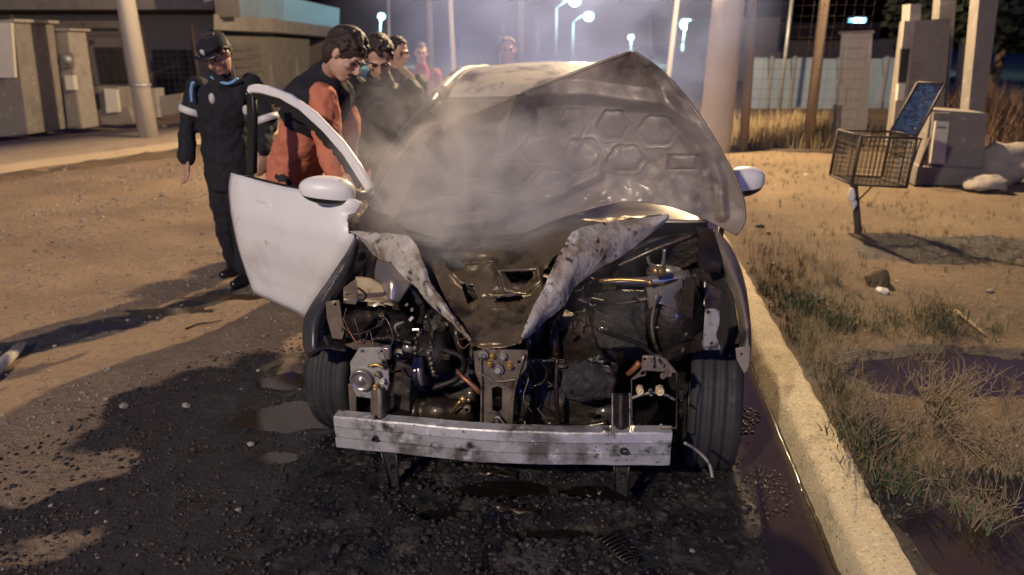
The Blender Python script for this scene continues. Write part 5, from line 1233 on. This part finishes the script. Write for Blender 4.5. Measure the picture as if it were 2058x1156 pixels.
for x, y in ((426, 198), (494, 222)):
    bm = NB(); ball(bm, at(x, y, 4.80), (.022, .012, .035), None, 10, 8); mk('chest_badge', bm, m_badge, b)
bm = NB(); ball(bm, at(497, 235, 4.82), (.03, .03, .07)); mk('radio', bm, m_plastic, b)
# --- man in the coral jumper leaning into the doorway
b = person('man in coral jumper and navy waistcoat with moustache, bending behind the open car door', gp(600, 575))
hd = at(694, 112, 4.18); M = rot_to((.80, -.36, -.72), (.75, -.1, 1)); nk = at(662, 148, 4.32); ch = at(640, 200, 4.38); wa = at(612, 285, 4.45); pe = at(592, 345, 4.50)
sl, sr = at(640, 185, 4.20), at(676, 172, 4.62)
al = [at(650, 198, 4.18), at(660, 280, 4.10), at(672, 345, 4.02)]; ar = [sr, at(700, 250, 4.5), at(700, 330, 4.40)]
ll = [at(582, 350, 4.42), at(590, 455, 4.5), at(588, 560, 4.62)]; lr = [at(604, 350, 4.6), at(615, 450, 4.6), at(618, 545, 4.75)]
body(b, hd, M, nk, ch, pe, [al, ar], [ll, lr], 1.12, hands=[(al[2], (.1, -.25, -1), (.9, -.2, 0)), (ar[2], (.1, -.2, -1), (.9, -.2, 0))])
face(b, hd, M, m_hairb, 1.12, True); hair(b, hd, M, m_hairb, 1.12, 1.10, .03, 4, .03)
bm = NB(); up = (nk - pe).normalized(); MT = Matrix(((V((.9, -.3, 0)) - up * V((.9, -.3, 0)).dot(up)).normalized(), up.cross((V((.9, -.3, 0)) - up * V((.9, -.3, 0)).dot(up)).normalized()), up)).transposed()
fx, sd = MT.col[0], MT.col[1]
loft(bm, [(pe - up * .06, .150, .195), (pe + up * .06, .150, .195), (wa, .138, .190), (ch, .150, .215), (ch.lerp(nk, .5), .125, .20), (ch.lerp(nk, .8), .10, .12), (nk, .07, .07)], fx, sd)
chain(bm, al, [.085, .074, .056]); chain(bm, ar, [.085, .074, .056]); garment('jumper', bm, m_coral, b, amp=.014, seed=3)
for k, f in ((0, .95), (1, .95)):
    pass
bm = NB(); loft(bm, [(ch - up * .16, .158, .215), (ch, .170, .232), (ch.lerp(nk, .5), .148, .222), (ch.lerp(nk, .85), .11, .13), (nk, .085, .085)], fx, sd); chain(bm, [nk, nk.lerp(ch, .3)], [.088, .11])
garment('waistcoat', bm, m_navy, b, amp=.010, seed=4)
bm = NB(); chain(bm, ll, [.12, .09, .075]); chain(bm, lr, [.12, .09, .075]); ball(bm, pe - Z * .05, (.15, .17, .12)); garment('trousers', bm, m_blackc, b, seed=5)
boots(b, [ll[2], lr[2]], (1, -.3, 0), m_shoe)
# --- man in black jacket looking into the car
b = person('man in plain black jacket with short dark hair, looking down beside the windscreen pillar', gp(770, 515))
hd = at(762, 116, 4.86); M = rot_to((.12, -.78, -.62), (0, -.2, 1)); nk = at(762, 160, 5.0); ch = at(772, 215, 5.05); wa = at(776, 280, 5.08); pe = at(778, 340, 5.1)
sl, sr = at(716, 182, 5.05), at(826, 184, 5.05)
al = [sl, at(703, 262, 5.05), at(728, 318, 4.88)]; ar = [sr, at(842, 262, 5.05), at(806, 312, 4.88)]
ll = [at(758, 350, 5.1), at(756, 440, 5.08), at(754, 530, 5.15)]; lr = [at(800, 350, 5.1), at(800, 440, 5.1), at(800, 530, 5.15)]
body(b, hd, M, nk, ch, pe, [al, ar], [ll, lr], 1.10, hands=[(al[2], (.3, -.4, -.8), (.8, -.5, 0)), (ar[2], (-.3, -.4, -.8), (-.8, -.5, 0))])
face(b, hd, M, m_hairb, 1.10); hair(b, hd, M, m_hairb, 1.10, 1.02, .015, 7)
bm = NB(); torso(bm, nk, (sl, sr), ch, wa, pe, .14); chain(bm, al, [.088, .076, .060]); chain(bm, ar, [.088, .076, .060]); chain(bm, [nk, ch], [.092, .13]); garment('jacket', bm, m_blackc, b, seed=6)
bm = NB(); lathe(bm, [(.070, 0), (.088, .0), (.085, .05), (.072, .055)], nk - Z * .02, (0, -.25, 1), 24, True); mk('collar', bm, m_blackc, b)
bm = NB(); tube(bm, [at(752, 208, 4.86), at(763, 206, 4.86), at(774, 209, 4.86)], .006, 5); mk('chest_logo', bm, m_reflw, b)
bm = NB(); chain(bm, ll, [.115, .085, .075]); chain(bm, lr, [.115, .085, .075]); ball(bm, pe - Z * .04, (.17, .14, .14)); garment('trousers', bm, m_blackc, b, seed=7)
boots(b, [ll[2], lr[2]], (.2, -1, 0), m_shoe)
bm = NB(); tube(bm, [at(700, 290, 4.86), at(708, 262, 4.86), at(714, 236, 4.86)], [.030, .018, .010], 10, n=8); mk('hi_vis_pocket', bm, m_brass, b)
# --- people further away
def bystander(label, hx, hy, Y, cloth, hm, fd, s, wid, seed, tall=None):
    hd = at(hx, hy, Y); M = rot_to(fd); nk = hd - Z * .17 * s + V((0, .02, 0)); base = V((hd.x, hd.y, 0)); b = person(label, base)
    k = hd.z / 1.62
    ch = V((hd.x, Y + .02, 1.24 * k)); wa = V((hd.x, Y + .03, 1.05 * k)); pe = V((hd.x, Y + .03, .92 * k)); sl, sr = V((hd.x - wid, Y + .02, 1.36 * k)), V((hd.x + wid, Y + .02, 1.36 * k))
    al = [sl, sl + V((-.05, .02, -.28)), sl + V((-.02, -.10, -.52))]; ar = [sr, sr + V((.05, .02, -.28)), sr + V((.02, -.10, -.52))]
    ll = [pe + V((-.09, 0, -.05)), V((hd.x - .10, Y, .48)), V((hd.x - .11, Y + .04, .10))]; lr = [pe + V((.09, 0, -.05)), V((hd.x + .10, Y, .48)), V((hd.x + .11, Y + .04, .10))]
    body(b, hd, M, nk, ch, pe, [al, ar], [ll, lr], s, hands=[(al[2], (.1, -.2, -1), (.7, -.7, 0)), (ar[2], (-.1, -.2, -1), (-.7, -.7, 0))])
    face(b, hd, M, hm, s); hair(b, hd, M, hm, s, 1.0, .012, seed)
    bm = NB(); torso(bm, nk, (sl, sr), ch, wa, pe, .13); chain(bm, al, [.08, .068, .052]); chain(bm, ar, [.08, .068, .052]); chain(bm, [nk, ch], [.085, .12]); garment('jacket', bm, cloth, b, seed=seed)
    bm = NB(); chain(bm, ll, [.11, .08, .07]); chain(bm, lr, [.11, .08, .07]); ball(bm, pe - Z * .04, (.16, .13, .13)); garment('trousers', bm, m_navy, b, seed=seed + 1)
    boots(b, [ll[2], lr[2]], (0, -1, 0), m_shoe); return b
b = bystander('dark haired person with tan fur collar, half hidden behind the man in black', 799, 107, 6.6, m_blackc, m_hairb, (.75, -.6, -.2), 1.06, .18, 11)
bm = NB(); tube(bm, [at(806, 140, 6.45), at(822, 152, 6.42), at(838, 176, 6.42)], [.03, .045, .03], 8, n=10)
for v in bm.verts: v.co += noise.noise_vector(v.co * 30) * .012
mk('fur_collar', bm, m_dry, b)
bystander('person in red shirt standing in the smoke behind the windscreen pillar', 846, 108, 9.2, m_redc, m_hairb, (.2, -1, -.1), 1.0, .17, 13)
bystander('fair haired man standing in the smoke beyond the car roof', 1021, 102, 8.6, m_greyc, m_hairf, (.05, -1, -.05), 1.12, .19, 15)

# ------------------------------------------------------------------ mesh litter cage on a post
PB = gp(1724, 466, .11); b = thing('litter_cage', 'rusty wire mesh litter cage with its lid open, on a single post on the verge', 'litter bin', PB)
q = {'a': at(1685, 261, 6.45), 'b': at(1731, 274, 6.02), 'c': at(1843, 278, 6.02)}
q['d'] = q['a'] + (q['c'] - q['b'])
lo = {'a': at(1668, 352, 6.45), 'b': at(1712, 371, 6.02), 'c': at(1822, 377, 6.02)}; lo['d'] = lo['a'] + (lo['c'] - lo['b'])
def bars(bm, L, r=.010):
    for p, s in L: tube(bm, [p, s], r, 6)
for A, B in (('a', 'b'), ('b', 'c'), ('c', 'd'), ('d', 'a')):
    bm = NB(); bars(bm, [(q[A], q[B])], .011); mk('top_bar', bm, m_rusty, b)
    bm = NB(); bars(bm, [(lo[A], lo[B])], .011); mk('bottom_bar', bm, m_rusty, b)
for A in 'abcd':
    bm = NB(); bars(bm, [(q[A], lo[A])], .012); mk('corner_bar', bm, m_rusty, b)
def mesh_face(t0, t1, b0, b1, nx, ny, r=.0028):
    bm = NB()
    for i in range(1, nx): f = i / nx; tube(bm, [t0.lerp(t1, f), b0.lerp(b1, f)], r, 4, caps=False)
    for j in range(1, ny): f = j / ny; tube(bm, [t0.lerp(b0, f), t1.lerp(b1, f)], r, 4, caps=False)
    return bm
for A, B, nx in (('a', 'b', 14), ('b', 'c', 12), ('c', 'd', 14), ('d', 'a', 12)):
    mk('mesh_side', mesh_face(q[A], q[B], lo[A], lo[B], nx, 10, .0038 if nx == 12 else .0046), m_rusty, b)
mk('mesh_floor', mesh_face(lo['b'], lo['c'], lo['a'], lo['d'], 10, 10), m_rusty, b)
l0, l1, l2, l3 = at(1790, 264, 6.25), at(1842, 274, 6.1), at(1899, 169, 6.25), at(1844, 166, 6.4)
for s, e in ((l0, l1), (l1, l2), (l2, l3), (l3, l0)):
    bm = NB(); bars(bm, [(s, e)], .011); mk('lid_bar', bm, m_rusty, b)
mk('lid_mesh', mesh_face(l3, l2, l0, l1, 12, 18, .003), m_rusty, b)
rows = [[l3.lerp(l2, i / 11) .lerp(l0.lerp(l1, i / 11), j / 19) + V((0, .012, 0)) for i in range(12)] for j in range(20)]
bm = NB(); grid(bm, rows)
for v in bm.verts: v.co += noise.noise_vector(v.co * 25) * .012
mk('lid_sheet', bm, m_bluem, b, solid=.002, smooth=False)  # mottled blue sheet behind the lid mesh
mid = (lo['a'] + lo['c']) / 2; bm = NB(); tube(bm, [PB - Z * .1, V((PB.x, PB.y, PB.z + .02)), (lo['b'].lerp(lo['c'], .16) + V((0, .12, -.01)))], .032, 8); mk('post', bm, m_rusty, b)
tp = lo['b'].lerp(lo['c'], .16) + V((0, .12, -.01))
for e in (lo['b'].lerp(lo['c'], .38), lo['b'].lerp(lo['c'], .04)):
    bm = NB(); bars(bm, [(PB.lerp(tp, .6), e)], .008); mk('brace', bm, m_rusty, b)
bm = NB(); bars(bm, [(q['c'], q['c'] + V((.10, .1, -.02))), (q['c'] + V((.09, .1, -.02)), q['c'] + V((.06, .12, -.30)))], .008); mk('latch_bar', bm, m_rusty, b)
bm = NB(); c = at(1712, 392, 6.0); ball(bm, c, (.03, .03, .06), None, 14, 10); ball(bm, c - Z * .09 + V((.03, 0, 0)), (.02, .02, .05), None, 12, 8)
for v in bm.verts: v.co += noise.noise_vector(v.co * 30) * .014
o = mk('plastic_bag', bm, m_bag); props(o, 'scrap of white plastic bag hanging under the litter cage', 'bag')

# ------------------------------------------------------------------ plants on the verge
rb = random.Random(21)
def blade(bm, p, h, w, lean, a):
    d = V((math.cos(a), math.sin(a), 0)); s = V((-d.y, d.x, 0)) * w; m_ = p + d * lean * .4 + Z * h * .6; t = p + d * lean + Z * h
    v = [bm.verts.new(x) for x in (p - s, p + s, m_ + s * .7, m_ - s * .7, t)]; bm.faces.new((v[0], v[1], v[2], v[3])); bm.faces.new((v[3], v[2], v[4]))
def grass(name, m, n, spots, label, h0, h1, wd=.0022):
    bm = NB(); k = 0
    while k < n:
        px, py, sx, sy = rb.choice(spots); p = gp(px, py, .11); p += RR * rb.gauss(0, sx) + RD * rb.gauss(0, sy)
        if ku(p.x, p.y) < KW + .01 or n3(p.x, p.y, 2.2, 71) < rb.uniform(-.8, .35): k += .2; continue
        p.z = hv(p.x, p.y) - .004
        for _ in range(rb.randint(3, 8)):
            blade(bm, p + V((rb.gauss(0, .012), rb.gauss(0, .012), 0)), rb.uniform(h0, h1), wd * rb.uniform(.6, 1.2), rb.uniform(.0, .9) * h1, rb.uniform(0, 6.28))
        k += 1
    o = mk(name, bm, m, smooth=False, base=(0, 0, 0)); props(o, label, None, None, 'stuff')
grass('grass', m_grass, 1200, [(1600, 560, .25, .4), (1660, 640, .25, .3), (1640, 690, .12, .3), (1560, 590, .12, .25), (1550, 380, .6, 1.2), (1800, 480, .7, .35), (1930, 440, .8, .6), (1700, 830, .10, .18), (1760, 920, .12, .15), (1880, 660, .3, .15), (2000, 520, .4, .3), (1580, 340, .5, .8)], 'short green grass growing in patches on the verge', .02, .075)
grass('dry_grass', m_dry, 700, [(1640, 560, .25, .4), (1700, 660, .25, .25), (1660, 740, .10, .2), (1780, 860, .2, .15), (1900, 900, .25, .15), (2000, 960, .3, .15), (1600, 500, .3, .5), (1900, 620, .4, .25), (1760, 440, .6, .6), (1540, 530, .10, .4)], 'dry straw coloured grass growing in patches on the verge', .03, .13, .0014)
def straw_band(name, label, x0, x1, y, h, n, Yj, m):
    bm = NB()
    for i in range(n):
        p = gp(rb.uniform(x0, x1), y + rb.uniform(-3, 5), .1); p.y += rb.uniform(-.2, Yj); hh = h * rb.uniform(.3, 1) * (.6 + .6 * abs(n3(p.x, p.y, 1.1, 72)))
        blade(bm, p, hh, rb.uniform(.004, .010), rb.uniform(0, .5) * hh, rb.uniform(0, 6.28))
    o = mk(name, bm, m, smooth=False, base=(0, 0, 0)); props(o, label, None, None, 'stuff')
straw_band('tall_dry_grass', 'tall dry grass standing behind the mesh fence', 1460, 1830, 298, .55, 3000, 3.5, m_dry)
straw_band('reddish_scrub', 'reddish brown scrub at the right edge behind the cement sacks', 1955, 2140, 322, 1.4, 4200, 2.0, m_redbush)
def bush(label, px, py, h, wdt, stems, m, seed, leaves=0, cat='plant', name='dry_bush', lean=(0, 0), rad=.0030, group=None):
    r_ = random.Random(seed); p = gp(px, py, .11); p.z = hv(p.x, p.y) - .005
    b = thing(name, label, cat, p, group=group); bm = NB(); bl = NB()
    for s in range(stems):
        a = r_.uniform(0, 6.283); o_ = r_.uniform(.15, 1) * wdt; hh = h * r_.uniform(.45, 1)
        s0 = p + V((r_.gauss(0, .03), r_.gauss(0, .03), 0)); e = s0 + V((math.cos(a) * o_ + lean[0], math.sin(a) * o_ * .8 + lean[1], hh)); md = s0.lerp(e, .5) + V((r_.gauss(0, .02), r_.gauss(0, .02), .03))
        pts = cr([s0, md, e], 6); tube(bm, pts, [rad, rad * .3], 4, caps=False)
        for k in range(r_.randint(3, 7)):
            c = pts[r_.randint(2, 5)]; d = V((r_.gauss(0, 1), r_.gauss(0, 1), r_.uniform(.3, 1.6))).normalized() * r_.uniform(.03, .11) * (h / .3)
            tube(bm, [c, c + d * .6 + V((0, 0, .004)), c + d], [rad * .5, rad * .2], 3, caps=False)
            if leaves == -1:
                ball(bm, c + d, .004, None, 5, 4)
    for k in range(max(leaves, 0)):
        a = r_.uniform(0, 6.283); c = p + V((math.cos(a), math.sin(a), 0)) * abs(r_.gauss(0, wdt * .45)) + Z * r_.uniform(.005, h * .45); blade(bl, c, r_.uniform(.02, .06), r_.uniform(.0018, .0048), r_.uniform(.01, .05), r_.uniform(0, 6.28))
    mk('stems', bm, m, b); 
    if leaves > 0: mk('leaves', bl, m_leaf, b, smooth=False)
    else: bl.free()
bush('dry twiggy bush with green leaves at its foot, leaning over the kerb', 1738, 905, .28, .17, 40, m_twig, 1, 420, lean=(.0, -.02))
bush('pale feathery dry bush at the near edge of the wide puddle', 1880, 850, .26, .19, 60, m_dry, 2, 60, lean=(.05, .02))
bush('sprawling dry bush by the right edge below the wide puddle', 2010, 945, .22, .24, 60, m_dry, 3, 40, lean=(-.05, 0))
bush('tall thin dry stalks at the right edge of the picture', 2035, 860, .26, .10, 14, m_twig, 4, 0)
bush('small dry bush between kerb and wide puddle', 1672, 770, .22, .10, 18, m_dry, 5, 80)
bush('leafy green weed clump beside the kerb, behind the car wing', 1612, 612, .13, .18, 26, m_twig, 6, 900, name='weed_clump')
bush('second green weed clump nearer along the kerb', 1690, 655, .10, .14, 18, m_twig, 7, 420, name='weed_clump')
bush('dry weed with pale heads on the far side of the wide puddle', 1880, 650, .24, .2, 44, m_dry, 8, 260, name='weed_clump')
bush('fine straw tuft behind the weed clump by the kerb', 1668, 565, .22, .14, 40, m_dry, 9, 0, name='dry_tuft', rad=.0014)
bush('dark leafy weed in the bottom right behind the kerb', 1800, 985, .10, .14, 16, m_twig, 10, 360, name='weed_clump')
bush('dry stalks leaning over the puddle in the bottom right corner', 1975, 1040, .16, .16, 20, m_twig, 12, 120)
# small litter and sticks on the verge
bm = NB(); tube(bm, [gp(1921, 625, .13), gp(1950, 648, .128), gp(1980, 672, .125)], [.012, .010, .007], 7, n=8); o = mk('stick', bm, m_dry); props(o, 'pale bare stick lying right of the dry weed', 'stick')
bm = NB(); stone(bm, gp(1772, 585, .12), .045); o = mk('stone', bm, m_boxw, smooth=False); props(o, 'white flat stone on the verge near the dark stump', 'stone')
bm = NB(); c = gp(1762, 566, .12); ball(bm, c + Z * .03, (.09, .08, .06), None, 14, 10)
for v in bm.verts: v.co += noise.noise_vector(v.co * 16) * .03
o = mk('soil_clod', bm, m_verge); props(o, 'dark clod of soil behind the white flat stone', 'clod')
for px, py, r, lab in ((1553, 530, .02, 'small yellowish crumb on the verge beside the car'), (1620, 352, .05, 'pale stone near the mesh fence'), (1528, 455, .035, 'dark charred lump left of the litter cage'), (1545, 468, .025, 'smaller charred lump left of the litter cage'), (1990, 585, .03, 'grey stone near the right edge')):
    bm = NB(); stone(bm, gp(px, py, .115), r); o = mk('stone', bm, m_char if 'charred' in lab else m_stone, smooth=False); props(o, lab, 'stone')
# things on the road
c0, c1 = gp(-60, 800, .03), gp(34, 708, .03); bm = NB()
tube(bm, [c0 + (c0 - c1) * 2, c0 + Z * .01, c0.lerp(c1, .6) + Z * .015, c1 + Z * .01], [.035, .035, .033, .028], 14); b = thing('fire_hose', 'pale fire hose end lying at the left edge of the picture', 'hose', c1); mk('hose', bm, m_boxw, b)
bm = NB(); tube(bm, [c1 + Z * .01, c1 + (c1 - c0).normalized() * .10 + Z * .01], [.032, .018], 14); mk('nozzle', bm, m_grey, b)
bm = NB(); tube(bm, [gp(373, 661, .012), gp(400, 651, .014), gp(425, 648, .012), gp(448, 643, .012)], [.006, .010, .008, .003], 6, n=10); o = mk('twig', bm, m_char); props(o, 'dark twig lying on the lit strip of dirt left of the car', 'twig')
for px, py, r, lab in ((375, 820, .022, 'rounded pebble on the dark soil left of the car'), (250, 820, .024, 'pebble with a dark shadow further left'), (533, 680, .02, 'small pale pebble near the door'), (505, 900, .018, 'tan pebble near the ash heap'), (745, 860, .02, 'pale stone under the left end of the beam')):
    p = gp(px, py); p.z = hg(p.x, p.y) + r * .3; bm = NB(); stone(bm, p, r); o = mk('pebble', bm, m_stone, smooth=False); props(o, lab, 'stone')
# fragment of ribbed grille
b = thing('grille_fragment', 'half melted ribbed grille fragment lying in the ash at the bottom', 'grille piece', gp(1250, 1110))
for i in range(9):
    f = i / 8; bm = NB(); p0, p1 = gp(1205 + 52 * f, 1085 + 46 * f, .075), gp(1248 + 36 * f, 1066 + 62 * f, .068); tube(bm, [p0, p0.lerp(p1, .5) + Z * .008, p1], .0035, 5, n=6); mk('rib', bm, m_burnt2, b)
bm = NB(); tube(bm, [gp(1205, 1085, .07), gp(1230, 1110, .07), gp(1257, 1131, .07)], .005, 5); mk('frame', bm, m_burnt2, b)
for px, py, lab in ((835, 995, 'twisted brown metal scrap in the ash under the beam'), (1000, 960, 'flat brown scorched strip under the middle of the beam'), (1190, 990, 'shiny foil scrap under the right of the beam'), (1040, 1045, 'thin brown scorched strip in the middle of the ash heap'), (1380, 1075, 'black folded plastic piece at the right of the ash')):
    p = gp(px, py); h_ = hg(p.x, p.y) + .012; rr_ = random.Random(px); w_ = .16 if py in (960, 1045) else .07
    rows = [[p + RR * (w_ * (i / 9 - .5)) + RD * (.05 * (j / 4 - .5)) + Z * h_ + noise.noise_vector(p * 3 + V((i * .6, j * .8, 0))) * .02 for i in range(10)] for j in range(5)]
    bm = NB(); grid(bm, rows); o = mk('scrap', bm, m_char if 'plastic' in lab else (m_bracket if 'foil' in lab else m_burnt2), solid=.003); props(o, lab, 'scrap')

# ------------------------------------------------------------------ smoke
def smoke(name, c, r, dens, label, col=(.86, .82, .78), sc=2.2, lo=.42, hi=.72, rot=None, aniso=.25):
    m = bpy.data.materials.new('smoke_' + name); m.use_nodes = True; n, l = m.node_tree.nodes, m.node_tree.links
    n.remove(n['Principled BSDF']); out = n['Material Output']; vp = n.new('ShaderNodeVolumePrincipled')
    vp.inputs['Color'].default_value = (*col, 1); vp.inputs['Anisotropy'].default_value = aniso
    tc = n.new('ShaderNodeTexCoord'); ln = n.new('ShaderNodeVectorMath'); ln.operation = 'LENGTH'
    l.new(tc.outputs['Object'], ln.inputs[0])
    fo = n.new('ShaderNodeMapRange'); fo.inputs[1].default_value = 1.0; fo.inputs[2].default_value = .25; l.new(ln.outputs['Value'], fo.inputs[0])
    nz = n.new('ShaderNodeTexNoise'); nz.inputs['Scale'].default_value = sc; nz.inputs['Detail'].default_value = 3; nz.inputs['Distortion'].default_value = 1.1
    l.new(tc.outputs['Object'], nz.inputs['Vector'])
    mr = n.new('ShaderNodeMapRange'); mr.inputs[1].default_value = lo; mr.inputs[2].default_value = hi; l.new(nz.outputs['Fac'], mr.inputs[0])
    ml = n.new('ShaderNodeMath'); ml.operation = 'MULTIPLY'; l.new(fo.outputs[0], ml.inputs[0]); l.new(mr.outputs[0], ml.inputs[1])
    m2 = n.new('ShaderNodeMath'); m2.operation = 'MULTIPLY'; l.new(ml.outputs[0], m2.inputs[0]); m2.inputs[1].default_value = dens
    l.new(m2.outputs[0], vp.inputs['Density']); l.new(vp.outputs[0], out.inputs['Volume'])
    bm = NB(); bmesh.ops.create_uvsphere(bm, u_segments=20, v_segments=12, radius=1)
    me = bpy.data.meshes.new(name); bm.to_mesh(me); bm.free(); me.materials.append(m)
    o = bpy.data.objects.new(name, me); COL.objects.link(o); o.location = c; o.scale = r
    if rot: o.rotation_euler = rot
    props(o, label, None, None, 'stuff'); return o
smoke('smoke', at(905, 350, 3.00), (.54, .27, .52), 7.5, 'dense pale smoke rising in front of the left of the bonnet', (.95, .89, .78), 2.1, .40, .62, aniso=-.3)
smoke('smoke', at(1130, 330, 2.95), (.80, .25, .50), 3.2, 'thin smoke drifting across the bonnet', (.88, .85, .85), 2.0, aniso=-.3)
smoke('smoke', at(1240, 580, 2.62), (.28, .14, .30), 2.2, 'thin smoke rising out of the engine bay', (.8, .75, .7), 1.6)
smoke('smoke', at(1100, 50, 8.0), (2.5, 2.2, 2.1), .50, 'bank of smoke drifting over and behind the car', (.44, .54, 1.0), 2.0, .38, .66)
